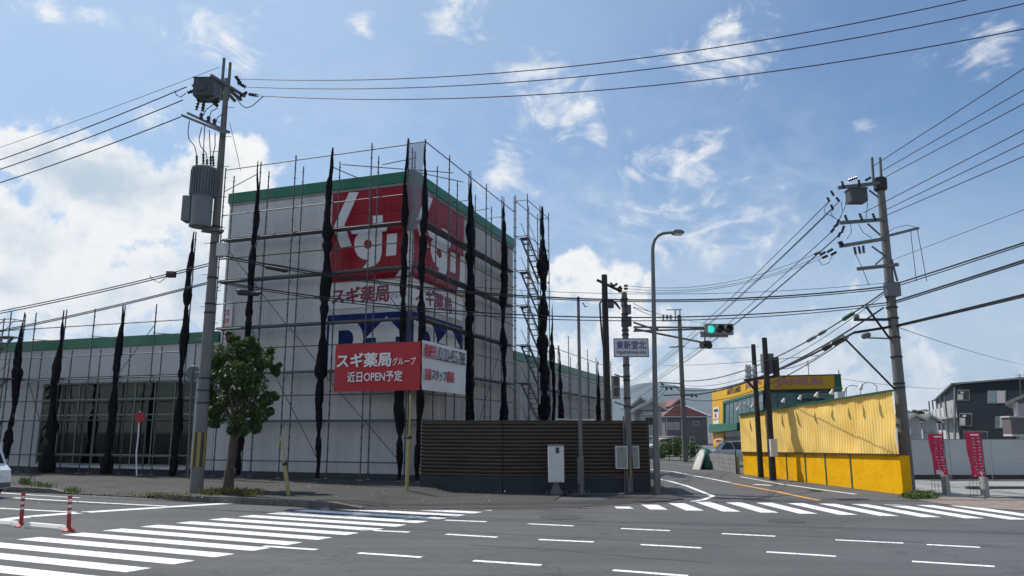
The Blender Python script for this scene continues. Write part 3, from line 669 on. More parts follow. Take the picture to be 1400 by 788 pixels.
for (a,b) in (((-3.0,-1.0,13.55),(1.6,.6,13.15)),((-9.3,-1.0,13.0),(-8.1,-.2,14.0)),((-3.5,-1,13.5),(-2.2,.2,12.95)),((-1.0,-1.,13.3),(0.,.2,13.9)),((.24,-1.,14.08),(1.0,-1.,14.08)),((.24,-1.0,12.9),(1.8,1.2,12.9))):
    MB().tube(a,b,.022,n=6).build('tie_bar','steel',tf)
tr=thing('scaffold','steel scaffold along the grey side wall of the tall block','scaffold',(1,-1,Z0),FB)
sR_=[-.95,1.5,3.75,6.0,8.25,10.2]
run(tr,PR,sR_,(1.0,.4),Z0,[14.2,14.35,14.35,14.4,14.45,15.0],[3.56,5.63,7.7,9.77,11.85,14.1],DK,[(3.75,.6,8.25,6.6),(1.5,4.6,3.75,6.65)],inner_top=13.9)
for y,z in ((3.7,12.9),(6.0,13.1),(8.2,13.3)): MB().tube((1.15,y,z),(-.5,y+.4,z+.05),.02,n=6).build('tie_bar','steel',tr)
lw=thing('scaffold','low steel scaffold before the glazed shop window wing','scaffold',(-22.6,-1,Z0),FB)
sl=[-24.6,-22.6,-20.4,-18.36,-16.5,-14.63,-12.72,-10.75]
run(lw,PF,sl,(1.0,.45),Z0,[7.6,7.75,7.9,7.95,7.9,7.95,7.9,11.2],[.96,2.57,3.5,5.62,7.09],[4.62],[(-20.4,4.6,-18.36,.9),(-12.72,6.9,-16.5,2.5)],inner_top=6.0)
for s in (-20.4,-16.5,-12.72): MB().tube((s,-1,6.55),(s+1.3,.1,6.5),.02,n=6).box(s+1.25,s+1.37,.0,.1,6.42,6.58).build('wall_tie','steel',lw)
rw=thing('scaffold','low steel scaffold along the rear side wing behind the brown fence','scaffold',(1,14.4,Z0),FB)
sw_=[16.2,18.6,21.1,23.7,26.3,29.0,31.6,34.2]
run(rw,PR,sw_,(1.0,.4),Z0,[7.9,7.5,8.4,8.3,8.0,7.6,7.9,7.8],[3.56,5.63,7.25],[4.62],[(21.1,4.6,23.7,7.2)],inner_top=7.3)
def stair_tower(root,P,s0,s1,offs,z0,levels,top,dirn,smid=None):
    for s in ([s0,s1] if smid is None else [s0,smid,s1]):
        for off in offs:
            p=P(s,off,z0); post(MB(),p[0],p[1],z0,top).build('post','steel',root)
    for z in levels+[top-.35]:
        for off in offs: MB().tube(P(s0,off,z),P(s1,off,z),.022,n=6).build('rail','steel',root)
        for s in (s0,s1): MB().tube(P(s,offs[0],z),P(s,offs[1],z),.022,n=6).build('rail','steel',root)
    zz=[z0+.05]+levels; om=(offs[0]+offs[1])/2; hw=abs(offs[0]-offs[1])/2-.12
    for a,b in zip(zz[:-1],zz[1:]):
        sa,sb=(s0+.3,s1-.55) if dirn>0 else (s1-.3,s0+.55)
        for e in (-hw,hw): MB().obox(P(sa,om+e,a),P(sb,om+e,b),.04,.14).build('stringer','steel',root)
        n=8
        for k in range(1,n):
            t=k/n; s=sa+(sb-sa)*t; z=a+(b-a)*t
            q0=P(s-.09,om-hw,z);q1=P(s+.09,om+hw,z); x0,x1=sorted((q0[0],q1[0]));y0,y1=sorted((q0[1],q1[1]))
            MB().box(x0,x1,y0,y1,z-.015,z+.015).build('tread','deck',root)
        for e in (-hw,hw): MB().tube(P(sa,om+e,a+.9),P(sb,om+e,b+.9),.017,n=5).build('handrail','steel',root)
        q0=P(sb-.25,om-hw,b);q1=P(sb+.35,om+hw,b); x0,x1=sorted((q0[0],q1[0]));y0,y1=sorted((q0[1],q1[1])); MB().box(x0,x1,y0,y1,b-.04,b).build('landing','deck',root)
st1=thing('stair_tower','tall scaffold stair tower at the rear corner of the tall block','stair tower',(1.2,12,Z0),FB)
stair_tower(st1,PR,10.3,14.3,(1.75,1.05),Z0,[2.55,4.6,6.65,8.82,10.75,12.7],15.1,-1,smid=12.6)
st2=thing('stair_tower','low scaffold stair tower beside the shop window wing','stair tower',(-22.5,-1.6,Z0),FB)
stair_tower(st2,PF,-24.4,-21.0,(1.85,1.1),Z0,[2.55,4.6,6.65],7.85,1)
# ---- rolled black safety nets
NETS='rolled black safety nets tied to the scaffold'
def net(x,y,z0,z1,seed,label,r0=.13,flare=0.,lean=(0,0),ties=2.9,taper=3.6):
    rnd=random.Random(seed); K=max(20,int((z1-z0)/.11)); n=20; vs=[];fs=[]; ph=[rnd.uniform(0,6.28) for _ in range(6)]
    tz=[z0+ties*(i+rnd.uniform(.3,.6)) for i in range(int((z1-z0)/ties)+1)]
    for k in range(K+1):
        t=k/K; z=z0+(z1-z0)*t
        env=min(1,(1-t)*taper+.15)
        low=1-.35*max(0,(.12-t)/.12)+flare*max(0,(.22-t)/.22)
        tie=1.
        for q in tz: tie=min(tie,.55+.45*min(1,abs(z-q)/.22))
        bul=.72+.34*noise.noise(Vector((z*.55,seed*3.7,0)))+.42*noise.noise(Vector((z*1.1,seed*1.3,5)))+.10*noise.noise(Vector((z*4,seed,2)))
        r=r0*.90*env*low*tie*max(.38,bul)
        cx=x+.035*math.sin(z*.9+ph[2])+.015*math.sin(z*4+ph[3])+lean[0]*(1-t); cy=y+.04*math.sin(z*1.4+ph[4])+lean[1]*(1-t)
        for i in range(n):
            a=2*math.pi*i/n+z*.25; rr=r*(.82+.42*abs(math.sin(2.5*a+ph[5]+z*.6))+.30*noise.noise(Vector((math.cos(a)*1.7,math.sin(a)*1.7+seed,z*1.3)))+.20*noise.noise(Vector((math.cos(a)*4,math.sin(a)*4+seed,z*3.5))))
            vs.append((cx+rr*math.cos(a)*1.15,cy+rr*math.sin(a)*.9,z))
    for k in range(K):
        for i in range(n): fs.append((k*n+i,k*n+(i+1)%n,(k+1)*n+(i+1)%n,(k+1)*n+i))
    fs+=[tuple(range(n-1,-1,-1)),tuple(range(K*n,K*n+n))]
    o=MB().add(vs,fs).build('safety_net','net',org=(x,y,z0),frame=FB,smooth='all')
    tag(o,label,'safety net',NETS); return o
l1=('rolled black safety net ending above the ground beside the low stair tower','rolled black safety net with a wide foot at the window end by the low stairs','rolled black safety net with a flared foot beside the round red sign')
for i,(x,z0,z1,fl) in enumerate(((-21.1,.75,7.95,.1),(-18.42,.18,7.9,.75),(-14.66,.18,7.95,.55))): net(x,-1.12,z0,z1,i+1,l1[i],.215,fl,taper=2.2)
net(-10.8,-1.15,.16,11.2,5,'wide rolled black safety net on the scaffold post behind the transformer pole',.20,.4)
l2='rolled black safety net behind the tree on the plain white cladding scaffold'
net(-7.35,-1.12,.25,14.2,7,l2,.18); net(-3.5,-1.12,.2,14.35,8,'rolled black safety net hanging along the left edge of the red shop sign',.21,.1)
net(.22,-1.12,.2,14.3,9,'rolled black safety net hanging along the right edge of the red front sign',.16)
net(1.05,-1.05,.2,14.15,10,'rolled black safety net at the outer corner of the tall scaffold',.16)
l3='rolled black safety net tied upright to the scaffold on the grey side wall'
net(1.12,3.75,.2,14.35,11,'rolled black safety net along the outer edge of the white contact banner',.21); net(1.12,8.25,.2,14.4,12,'rolled black safety net over bare grey wall between white banner and stair tower',.20)
net(1.9,12.6,.2,15.0,13,'thick rolled black safety net on the tall scaffold stair tower',.30)
net(1.9,14.4,.2,9.5,14,'short rolled black safety net at the foot of the tall stair tower',.13)
l4='rolled black safety net tied upright to the rear wing scaffold'
net(1.12,18.6,.2,7.5,15,'rolled black safety net on the rear wing scaffold behind the thin steel pole',.20,.3,taper=1.6); net(1.12,29.,.2,7.4,16,'rolled black safety net at the far rear wing beside the dark fence pole',.20,.2,taper=1.8)
# pale translucent sheet left hanging at the corner above the roof
mb=MB(); vs=[];fs=[]
for k in range(15):
    z=14.06-k*.27; t=k/14
    for i in range(6):
        s=i/5; x=.27+(.72-.15*t)*s; vs.append((x+.02*t,-1.02+.05*math.sin(k*.7+i*1.9)*t,z))
for k in range(14):
    for i in range(5): fs.append((k*6+i,(k+1)*6+i,(k+1)*6+i+1,k*6+i+1))
M['sheet']=sheet_mat('sheer_sheet',(.22,.24,.27),.6)
o=mb.add(vs,fs).build('mesh_sheet','sheet',org=(.27,-1.02,10.2),frame=FB,smooth='all'); tag(o,'pale grey see-through mesh sheet hanging at the top corner of the scaffold','mesh sheet')
# ---- banners on the scaffold
BO=1.34
def RFp(x,y,off=0.):
    r=ray(x,y);p=BC+BU*off;t=p.dot(BU)/(r.x*BU.x+r.y*BU.y); q=r*t; q.z+=H; d=q-BC; return (d.dot(BV),q.z)
def banner(name,label,face,x0,x1,z0,z1,m,seed,skew=0.):
    nx_,nz_=24,10; vs=[];fs=[]
    for j in range(nz_+1):
        for i in range(nx_+1):
            s=i/nx_;t=j/nz_; xx=x0+(x1-x0)*s; z=z0+(z1-z0)*t+skew*s
            d=BO+.020*math.sin(s*9+t*4+seed)+.03*noise.noise(Vector((s*5,t*3,seed)))+.02*math.sin((s-t)*14)*max(0,t-.4)
            vs.append((xx,-d,z) if face=='f' else (d,xx,z))
    for j in range(nz_):
        for i in range(nx_): fs.append((j*(nx_+1)+i,j*(nx_+1)+i+1,(j+1)*(nx_+1)+i+1,(j+1)*(nx_+1)+i))
    o=MB().add(vs,fs).build(name,m,org=((x0,-BO,z0) if face=='f' else (BO,x0,z0)),frame=FB,smooth='all'); tag(o,label,'banner'); return o
def ban_text(o,face,txt,x0,x1,z0,z1,m,bold,d=1.41):
    mb=MB()
    for vs,fs,n_ in text_layers(txt,bold): e=d+n_*.0008; mb.add([((x0+x*(x1-x0),-e,z0+y*(z1-z0)) if face=='f' else (e,x0+x*(x1-x0),z0+y*(z1-z0))) for x,y in vs],fs)
    mb.build('lettering',m,o)
_x0,_z1=LF(459,472,BO); _x1,_=LF(575.5,467,BO); _,_z0=LF(456,536,BO)
b1=banner('banner','red banner with white opening notice lettering stretched across the front scaffold','f',_x0,_x1,_z0,_z1,'ban_red',1.)
def bt(o,face,txt,pa,pb,m,bold):   # text box from two photo corners (lower left, upper right) on the banner plane
    f_=LF if face=='f' else RFp; a=f_(pa[0],pa[1],BO+.07); b=f_(pb[0],pb[1],BO+.07); zz=min(a[1],b[1]) if False else a[1]
    ban_text(o,face,txt,a[0],b[0],a[1],b[1],m,bold)
def btz(o,face,txt,xa,xb,yc,h,m,bold):
    f_=LF if face=='f' else RFp; a=f_(xa,yc(xa),BO+.07); b=f_(xb,yc(xb),BO+.07); zc=(a[1]+b[1])/2; ban_text(o,face,txt,a[0],b[0],zc-h/2,zc+h/2,m,bold)
btz(b1,'f','スギ薬局',461,534.5,lambda x:493.5-(x-461)*.03,.56,'ink_white',.022); btz(b1,'f','グループ',536.5,568.5,lambda x:494.,.30,'ink_white',.012); btz(b1,'f','近日OPEN予定',475,550,lambda x:515.5-(x-475)*.02,.42,'ink_white',.016)
_y0,_=RFp(577,500,BO); _y1,_=RFp(637,505,BO); _,_z1=RFp(578,465,BO); _,_z0=RFp(575.5,533,BO)
b2=banner('banner','white banner with red and dark contact lettering on the side scaffold','r',_y0,_y1,_z0,_z1,'ban_white',2.)
L1=lambda x:477.5+(x-581)*.27; L2=lambda x:511+(x-581)*.135
btz(b2,'r','連絡先',580.5,597.5,L1,.50,'ink_red',.016); btz(b2,'r','/0120-455-788',598.5,636.2,L1,.55,'ink_dark',.004)
btz(b2,'r','店舗',581,589.5,L2,.46,'ink_red',.016); btz(b2,'r','スタッフ',590.5,610,L2,.42,'ink_dark',.018); btz(b2,'r','募集',611,621.5,L2,.48,'ink_red',.014)
za_=RFp(581,488.5,BO)[1]; MB().box(BO+.066,BO+.07,_y0+.15,_y1-.1,za_-.012,za_+.012).build('rule','ink_dark',b2)
# ================================================================== BROWN FENCE
bwp=[Vector((-3.25,27.75,0)),Vector((-.32,26.55,0)),Vector((4.73,27.0,0))]
bf=thing('brown_fence','dark brown horizontally ribbed metal fence on a low concrete base','fence',bwp[1])
def strip_along(mb,a,b,prof):
    """prof: list of (outward,z); swept from a to b"""
    d=(b-a).normalized(); nrm=Vector((d.y,-d.x,0)); vs=[]
    for p in (a,b):
        for o_,z in prof: q=p+nrm*o_; vs.append((q.x,q.y,z))
    n=len(prof); mb.add(vs,[(i,(i+1)%n,n+(i+1)%n,n+i) for i in range(n)]+[tuple(range(n-1,-1,-1)),tuple(range(n,2*n))]); return mb
for a,b in zip(bwp[:-1],bwp[1:]):
    strip_along(MB(),a,b,[(-.07,0),(.07,0),(.07,.52),(-.07,.52)]).build('concrete_base','basewall',bf)
    n=15; h=(2.42-.53)/n
    for k in range(n):
        z=.53+k*h; j=random.uniform(-.004,.004)
        strip_along(MB(),a,b,[(-.03,z),(.028+j,z+.004),(.075+j,z+h*.42),(.075+j,z+h*.78),(.028+j,z+h-.004),(-.03,z+h)]).build('slat','brown',bf)
    strip_along(MB(),a,b,[(-.05,2.422),(.09,2.422),(.09,2.45),(-.05,2.45)]).build('coping','brown',bf)
strip_along(MB(),bwp[2],bwp[2]+Vector((.2,3,0)),[(-.07,0),(.07,0),(.07,2.3),(-.07,2.3)]).build('return_wall','brown',bf)
# pale rubble / sheets behind the fence
o=MB().obox((1.5,29.5,2.42),(4.2,29.3,2.36),.9,.08).obox((1.7,29.2,2.52),(3.1,29.4,2.5),.6,.06).obox((1.6,29.6,0),(1.6,29.6,2.35),.1,.1).obox((4.1,29.6,0),(4.1,29.6,2.3),.1,.1).build('site_table','cream',org=(1.5,29.5,0)); tag(o,'pale boards on trestle legs just behind the brown fence','boards')
# ================================================================== POLES
def taper_pole(root,x,y,z0,z1,r0,r1,m,name='pole',n=14,lean=(0,0)):
    mb=MB(); K=8
    mb.path([(x+lean[0]*(k/K),y+lean[1]*(k/K),z0+(z1-z0)*k/K) for k in range(K+1)],r0,n,[r0+(r1-r0)*k/K for k in range(K+1)])
    return mb.build(name,m,root,smooth=True)
def insulator(mb,p,q,r=.05):
    p=Vector(p);q=Vector(q);d=q-p;K=7; pts=[];rs=[]
    for k in range(K+1): pts.append(p+d*(k/K)); rs.append(r if k%2 else r*.5)
    mb.path(pts,r,7,rs)
def bands(root,x,y,zs,r,m='blackmetal'):
    for z in zs: MB().lathe((x,y,z),[(r,-.03),(r+.015,-.03),(r+.015,.03),(r,.03)],14).build('band',m,root)
# ---- P1: transformer pole on the pavement
p1=G(268,673.5,.14); X1,Y1=p1.x,p1.y
zt=AY(311,108,Y1).z
P1=thing('utility_pole','concrete utility pole with a big drum transformer and hazard sleeve beside the street tree','utility pole',(X1,Y1,.1))
taper_pole(P1,X1,Y1,.1,zt,.215,.085,'pole')
def hz_sleeve(root,x,y,z0,z1,r0):
    n=24
    for k in range(12):
        a0,a1=2*math.pi*k/12,2*math.pi*(k+1)/12; vs=[]
        for z in (z0,z1):
            for a in (a0,(a0+a1)/2,a1): vs.append((x+(r0)*math.cos(a),y+(r0)*math.sin(a),z))
        MB().add(vs,[(0,1,4,3),(1,2,5,4)]).build('hazard_stripe','yellowstripe' if k%2 else 'blackstripe',root)
hz_sleeve(P1,X1,Y1,.95,2.05,.212)
for z_ in (3.0,3.4,3.8,6.0,6.3,7.2,8.4,9.0): bands(P1,X1,Y1,[z_],.215-.13*(z_-.1)/(zt-.1))
MB().lathe((X1,Y1,3.1),[(.195,0),(.198,.01),(.190,.9)],14).build('plate_sleeve','greypaint',P1)
# step bolts
for k in range(18):
    z=4+k*.55; sgn=1 if k%2 else -1; MB().tube((X1,Y1-.1,z),(X1+sgn*.34,Y1-.05,z),.011,n=5).build('step_bolt','steel',P1)
# twin top pipes
for px_ in (303.5,312.5):
    a=AY(px_+.5,112,Y1); b=AY(px_,80 if px_<308 else 86,Y1); MB().tube((a.x,Y1,a.z-.7),(a.x,Y1,b.z),.055,n=8).build('top_pipe','greypaint',P1)
# upper and lower crossarms (skewed towards the left-far side)
def arm(root,pa,pb,m='greypaint',w=.09,h=.09): return MB().obox(pa,pb,w,h).build('crossarm',m,root)
def dp(px_,py_,dy=0.): v=AY(px_,py_,Y1+dy); return v
arm(P1,dp(288,103,-.6),dp(335,132,.6)); arm(P1,dp(290,104,-.5),dp(330,137,.6)); arm(P1,dp(302,118,.2),dp(322,139,.5))
arm(P1,dp(257,155,.9),dp(313,181,-.4)); arm(P1,dp(249,158,.9),dp(308,182,-.5))
sb=MB(); c=dp(283,124,.5); sb.box(c.x-.36,c.x+.36,c.y-.34,c.y+.34,c.z-.33,c.z+.33); sb.box(c.x-.39,c.x+.39,c.y-.37,c.y+.37,c.z+.33,c.z+.36); sb.lathe((c.x-.05,c.y-.345,c.z),[(.18,0),(.18,-.02),(.12,-.03)],16,'y'); sb.build('switch_box','trafod',P1)
MB().obox((c.x,c.y,c.z-.3),(X1,Y1,c.z-.45),.1,.1).build('bracket','greypaint',P1)
for (a,b) in (((272,113),(263,118)),((271,122),(257,127)),((272,136),(268,150)),((279,138),(277,152)),((291,139),(297,145)),((296,134),(296,143)),((322,104),(328,113)),((325,113),(335,119)),((328,132),(338,126)),((340,129),(352,131)),((280,107),(272,113))):
    mb=MB(); insulator(mb,dp(*a,.4),dp(*b,.4),.075); mb.build('insulator','porcelain',P1)
for px_ in (275,285,293): 
    a=dp(px_,160+ (px_-275)*.45,.2); mb=MB(); mb.lathe((a.x,a.y,a.z-.1),[(.05,0),(.08,.05),(.05,.12),(.08,.17),(.04,.25)],8); mb.build('insulator','trafod',P1)
# drum transformer
tcx=dp(277,271,-.45); 
T=MB(); T.lathe((tcx.x,tcx.y,tcx.z-1.02),[(.37,0),(.37,.05),(.34,.07),(.34,1.05),(.37,1.07),(.39,1.98),(.42,2.0),(.42,2.06),(.26,2.14)],24); tr_=T.build('transformer','trafo',P1,smooth=True)
for k in range(28):
    a=2*math.pi*k/28; MB().obox((tcx.x+.40*math.cos(a),tcx.y+.40*math.sin(a),tcx.z+.08),(tcx.x+.40*math.cos(a),tcx.y+.40*math.sin(a),tcx.z+.95),.025,.08,(math.cos(a),math.sin(a),0)).build('cooling_fin','trafo',tr_)
bxp=dp(256.5,287,-.3); MB().box(bxp.x-.12,bxp.x+.16,bxp.y-.2,bxp.y+.25,bxp.z-.42,bxp.z+.45).build('terminal_box','trafo',tr_)
MB().obox((tcx.x,tcx.y+.2,tcx.z-1.06),(X1+.2,Y1+.1,tcx.z-1.06),.5,.07).build('bracket','greypaint',P1)
for (a,b) in (((269,213),(269,226)),((278,210),(278,224)),((283,218),(283,226)),((288,214),(288,227)),((291,213),(292,227))):
    mb=MB(); insulator(mb,dp(*a,-.45),dp(*b,-.45),.05); mb.build('bushing','porcelain',tr_)
mb=MB(); 
for q in ([(259,165),(257,180),(258,190),(266,200),(269,213)],[(276,174),(272,190),(274,200),(282,210),(283,218)],[(280,172),(279,190),(278,210)],[(286,178),(287,200),(288,214)],[(294,182),(294,200),(291,213)],[(278,158),(282,150),(292,143)],[(286,162),(289,152),(298,148)],[(295,168),(298,160),(305,156)],[(255,127),(247,133),(241,130),(239,124)],[(323,134),(330,144),(337,148),(345,145),(360,132)]):
    MB().path([dp(a,b,-.1) for a,b in q],.016,5).build('jumper_wire','cable',P1)
gb=dp(304,342,-.25); MB().box(gb.x-.16,gb.x+.16,gb.y-.12,gb.y+.12,gb.z-.22,gb.z+.22).build('junction_box','cabinet',P1)
MB().path([dp(314,168),dp(318,185),dp(325,215),dp(329,234,6)],.01,4).build('guy_wire','cable',P1)
# ---- P2: big pole at the end of the yellow wall
p2=G(1243,673); X2,Y2=p2.x,p2.y
def d2(px_,py_,dy=0.): return AY(px_,py_,Y2+dy)
P2=thing('utility_pole','tall concrete utility pole with many crossarms at the end of the yellow wall','utility pole',(X2,Y2,0))
taper_pole(P2,X2,Y2,0,d2(1203,246).z,.215,.13,'pole')
bands(P2,X2,Y2,[3.6,3.75,4.7,5.4,6.1,6.5,6.9,7.4],.188)
for px_,t in ((1190.5,217),(1201.5,217)):
    a=d2(px_+2,250); b=d2(px_,t); MB().tube((a.x,Y2-.1,a.z),(b.x,Y2-.1,b.z),.05,n=8).build('top_pipe','greypaint',P2)
MB().lathe((X2,Y2,d2(1203,252).z-.25),[(.2,0),(.24,.05),(.24,.45),(.18,.5)],10).build('pole_head','blackmetal',P2)
for a,b in (((1146,257),(1206,250)),((1148,305),(1212,300)),((1148,337),(1214,326)),((1172,368),(1228,362))):
    arm(P2,d2(*a,-.16),d2(*b,-.16),'greypaint' if a[1]<330 else 'lampsteel',.1,.12)
arm(P2,d2(1205,325,-.2),d2(1256,312,-.2),'lampsteel',.08,.09)
for a,b in (((1188,260),(1201,270)),((1186,306),(1204,322)),((1192,337),(1210,350)),((1197,362),(1212,348))): MB().obox(d2(*a,-.1),d2(*b,-.1),.05,.05).build('arm_brace','greypaint',P2)
bx_=d2(1171,269,-.1); MB().box(bx_.x-.30,bx_.x+.30,bx_.y-.25,bx_.y+.25,bx_.z-.24,bx_.z+.24).box(bx_.x-.33,bx_.x+.33,bx_.y-.28,bx_.y+.28,bx_.z+.24,bx_.z+.28).build('switch_box','trafod',P2)
for (a,b) in (((1160,247),(1171,243)),((1183,247),(1190,243)),((1151,248),(1154,258)),((1174,246),(1175,256)),((1136,261),(1140,268)),((1143,270),(1148,276)),((1136,280),(1139,287)),((1131,270),(1134,276)),((1147,300),(1144,308)),((1155,294),(1158,302)),((1175,292),(1179,302)),((1193,292),(1197,302)),((1154,309),(1151,318)),((1140,311),(1145,307)),((1136,318),(1140,313)),((1149,318),(1146,324)),((1146,331),(1152,337)),((1153,335),(1149,330)),((1113,348),(1121,345)),((1121,349),(1128,345)),((1131,345),(1138,341)),((1136,349),(1143,345)),((1124,353),(1131,350)),((1168,338),(1170,348)),((1174,337),(1176,347)),((1180,336),(1181,346))):
    mb=MB(); insulator(mb,d2(*a,-.2),d2(*b,-.2),.06); mb.build('insulator','porcelain',P2)
mb=MB()
for q in ([(1134,276),(1127,285),(1128,292),(1138,296),(1144,300)],[(1140,285),(1136,292),(1140,298)],[(1150,276),(1152,290),(1148,300)],[(1157,272),(1155,285),(1148,298)],[(1211,243),(1213,252),(1208,259)],[(1163,305),(1164,318),(1157,328)],[(1174,307),(1180,318),(1192,326)],[(1119,355),(1124,363),(1133,360),(1138,350)],[(1205,325),(1222,312),(1240,308),(1256,312)],[(1245,315),(1247,335),(1253,385)],[(1254,314),(1258,335),(1267,385)],[(1170,348),(1178,365),(1188,390)],[(1181,250),(1186,280),(1184,300)]): MB().path([d2(a,b,-.2) for a,b in q],.012,4).build('jumper_wire','cable',P2)
MB().obox(d2(1168,437.5,-.3),d2(1216,437,-.05),.09,.09).build('bracket_arm','blackmetal',P2)
MB().obox(d2(1180,462,-.3),d2(1218,463,-.05),.05,.05).build('bracket_arm','lampsteel',P2)
MB().tube(d2(1184,419,-.3),d2(1217,464,-.05),.04,n=6).build('arm_brace','blackmetal',P2)
MB().tube(d2(1155,463,-.5),d2(1223,532,-.05),.035,n=6).build('arm_brace','blackmetal',P2)
MB().box(X2-.34,X2+.16,Y2-.45,Y2-.2,d2(1220,400).z-.2,d2(1220,400).z+.3).build('junction_box','trafo',P2)
MB().tube(d2(1227,385,-.15),d2(1219,355,-.15),.04,n=6).build('cable_riser','greypaint',P2)
for (a,b,r_) in (((1178,461),(1190,457),.105),((1168,434),(1174,433),.11)):
    MB().path([d2(a[0]+(b[0]-a[0])*t,a[1]+(b[1]-a[1])*t,-.1) for t in (0,.15,.85,1)],r_,8,[r_*.4,r_,r_,r_*.4]).build('cable_closure','blackmetal' if r_>.1 and a[0]!=1168 and a[0]!=1178 else 'trafo',P2)
# ---- P3: dark pole behind the brown fence
p3=AY(831,585,28.6); P3=thing('utility_pole','dark utility pole with one short crossarm behind the brown fence','utility pole',(p3.x,28.6,0))
taper_pole(P3,p3.x,28.6,0,AY(828,376,28.6).z,.16,.11,'darkpole')
d3=lambda a,b,dy=0.:AY(a,b,28.6+dy)
arm(P3,d3(816,383,-.1),d3(850,399,-.1),'darkpole',.08,.09)
for a,b in (((834,387),(840,392)),((838,392),(844,388)),((843,396),(849,392)),((846,400),(850,394)),((853,391),(858,391)),((853,395),(858,395))):
    mb=MB(); insulator(mb,d3(*a,-.15),d3(*b,-.15),.06); mb.build('insulator','porcelain',P3)
q=d3(834,416,-.3); MB().box(q.x-.09,q.x+.13,q.y-.12,q.y+.12,q.z-.14,q.z+.13).build('junction_box','trafod',P3)
MB().path([d3(826,408,-.1),d3(820,415,-.2),d3(821,435,-.2),d3(823,460,-.15),d3(827,490,-.1),d3(828,560,-.1)],.035,6).build('cable_riser','cable',P3)
MB().path([d3(836,411,-.3),d3(842,415,-.3),d3(848,423,-.3)],.05,6,[.02,.05,.03]).build('cable_closure','cable',P3)
# ---- P4: signal pole
p4=G(861,673,.03); X4,Y4=p4.x,p4.y; d4=lambda a,b,dy=0.:AY(a,b,Y4+dy)
P4=thing('signal_pole','grey signal pole with traffic light arm and control boxes before the brown fence','signal pole',(X4,Y4,.03))
taper_pole(P4,X4,Y4,.03,d4(858,400).z,.13,.10,'greypaint',n=12)
bands(P4,X4,Y4,[d4(858,z).z for z in (410,418,430,438,446,452,458,500,515,520,545,556)],.115)
for a,b in (((866,441),(890,449)),((866,447.5),(964,448)),((866,453),(964,450))): MB().tube(d4(*a),d4(*b),.035,n=7).build('arm','greypaint',P4)
MB().tube(d4(890,449),d4(900,449),.06,n=8).build('arm_joint','greypaint',P4)
MB().tube(d4(868,450),d4(966,469.5,3),.04,n=7).build('arm','greypaint',P4)
MB().path([d4(858,408,.1),d4(851,406,-.1),d4(848,412,-.1),d4(851,418,-.1),d4(856,413,-.1)],.02,6).build('cable_loop','cable',P4)
MB().box(X4+.05,X4+.2,Y4-.2,Y4+.05,d4(862,430).z,d4(862,418).z).build('junction_box','greypaint',P4)
MB().box(X4-.14,X4+.20,Y4-.22,Y4-.02,d4(862,447).z,d4(862,434).z).build('junction_box','trafod',P4)
hz_sleeve(P4,X4,Y4,.5,1.15,.135)
for i,(a,b) in enumerate(((850,641),(870,640))):
    t=d4(a-9 if i==0 else a-6,610,-.2); u_=d4(a+8 if i==0 else a+6,641,-.2)
    cb=MB().box(t.x,u_.x,Y4-.32 if i==0 else Y4+.02,Y4-.06 if i==0 else Y4+.24,u_.z,t.z).build('control_box','cabinet',P4)
    MB().box(t.x+.03,u_.x-.03,(Y4-.325 if i==0 else Y4+.015),(Y4-.32 if i==0 else Y4+.02),u_.z+.03,t.z-.03).build('door','frame',cb)
    MB().box((t.x+u_.x)/2-.02,(t.x+u_.x)/2+.02,(Y4-.34 if i==0 else Y4+.0),(Y4-.325 if i==0 else Y4+.015),t.z-.14,t.z-.10).build('lock','blackmetal',cb)
MB().tube((X4-.17,Y4-.1,.03),(X4-.17,Y4-.1,2.6),.025,n=6).build('conduit','lampsteel',P4)
# traffic light on the arm
g0=d4(963,443.5,-.05); g1=d4(1002,458,-.05)
S=thing('traffic_light','horizontal traffic light showing green on a long arm','traffic light',(g0.x,Y4-.1,g1.z))
MB().box(g0.x,g1.x,Y4-.16,Y4+.10,g1.z,g0.z).build('housing','siggrey',S)
MB().box(g0.x-.14,g1.x-.16,Y4-.02,Y4+.06,g1.z-.08,g1.z+.12).build('mounting','siggrey',S)
for k in range(3):
    cx=g0.x+(g1.x-g0.x)*(.19+.31*k); cz=(g0.z+g1.z)/2
    MB().lathe((cx,Y4-.165,cz),[(.135,0),(.12,-.03),(.01,-.05)],18,'y').build('lens',('siggreen','sigoff','sigoff')[k],S)
    vs=[];fs=[]
    for i in range(13):
        a=math.pi*(i/12)*1.2-.3
        for dy in (-.16,-.36): vs.append((cx+.145*math.cos(a),Y4+dy,cz+.145*math.sin(a)))
    for i in range(12): fs.append((2*i,2*i+1,2*i+3,2*i+2))
    MB().add(vs,fs).build('visor','siggrey',S)
g2=d4(967.5,470,3); o=MB().box(g2.x-.18,g2.x+.12,g2.y-.1,g2.y+.6,g2.z-.12,g2.z+.10).lathe((g2.x,g2.y-.1,g2.z-.1),[(.12,0),(.14,-.1),(.1,-.12)],12,'y').tube((g2.x-.1,g2.y,g2.z),(g2.x-.1,g2.y,g2.z+.28),.03).build('vehicle_sensor','blackmetal',org=g2); tag(o,'small dark vehicle sensor at the tip of the lower signal arm','sensor')
# pedestrian light
q=d4(842,530,-.1); S=thing('pedestrian_light','upright pedestrian light box fixed beside the signal pole','pedestrian light',(q.x,q.y,q.z-.4))
MB().box(q.x-.15,q.x+.13,q.y-.12,q.y+.15,q.z-.40,q.z+.40).build('housing','siggrey',S)
for z in (.2,-.17): MB().box(q.x-.085,q.x+.085,q.y-.13,q.y-.12,q.z+z-.14,q.z+z+.14).build('lens','sigoff',S); MB().box(q.x-.12,q.x+.12,q.y-.24,q.y-.12,q.z+z+.15,q.z+z+.17).build('visor','siggrey',S)
for z in (512,550): MB().tube(d4(840,z),d4(858,z+6),.025,n=6).build('bracket','greypaint',S)
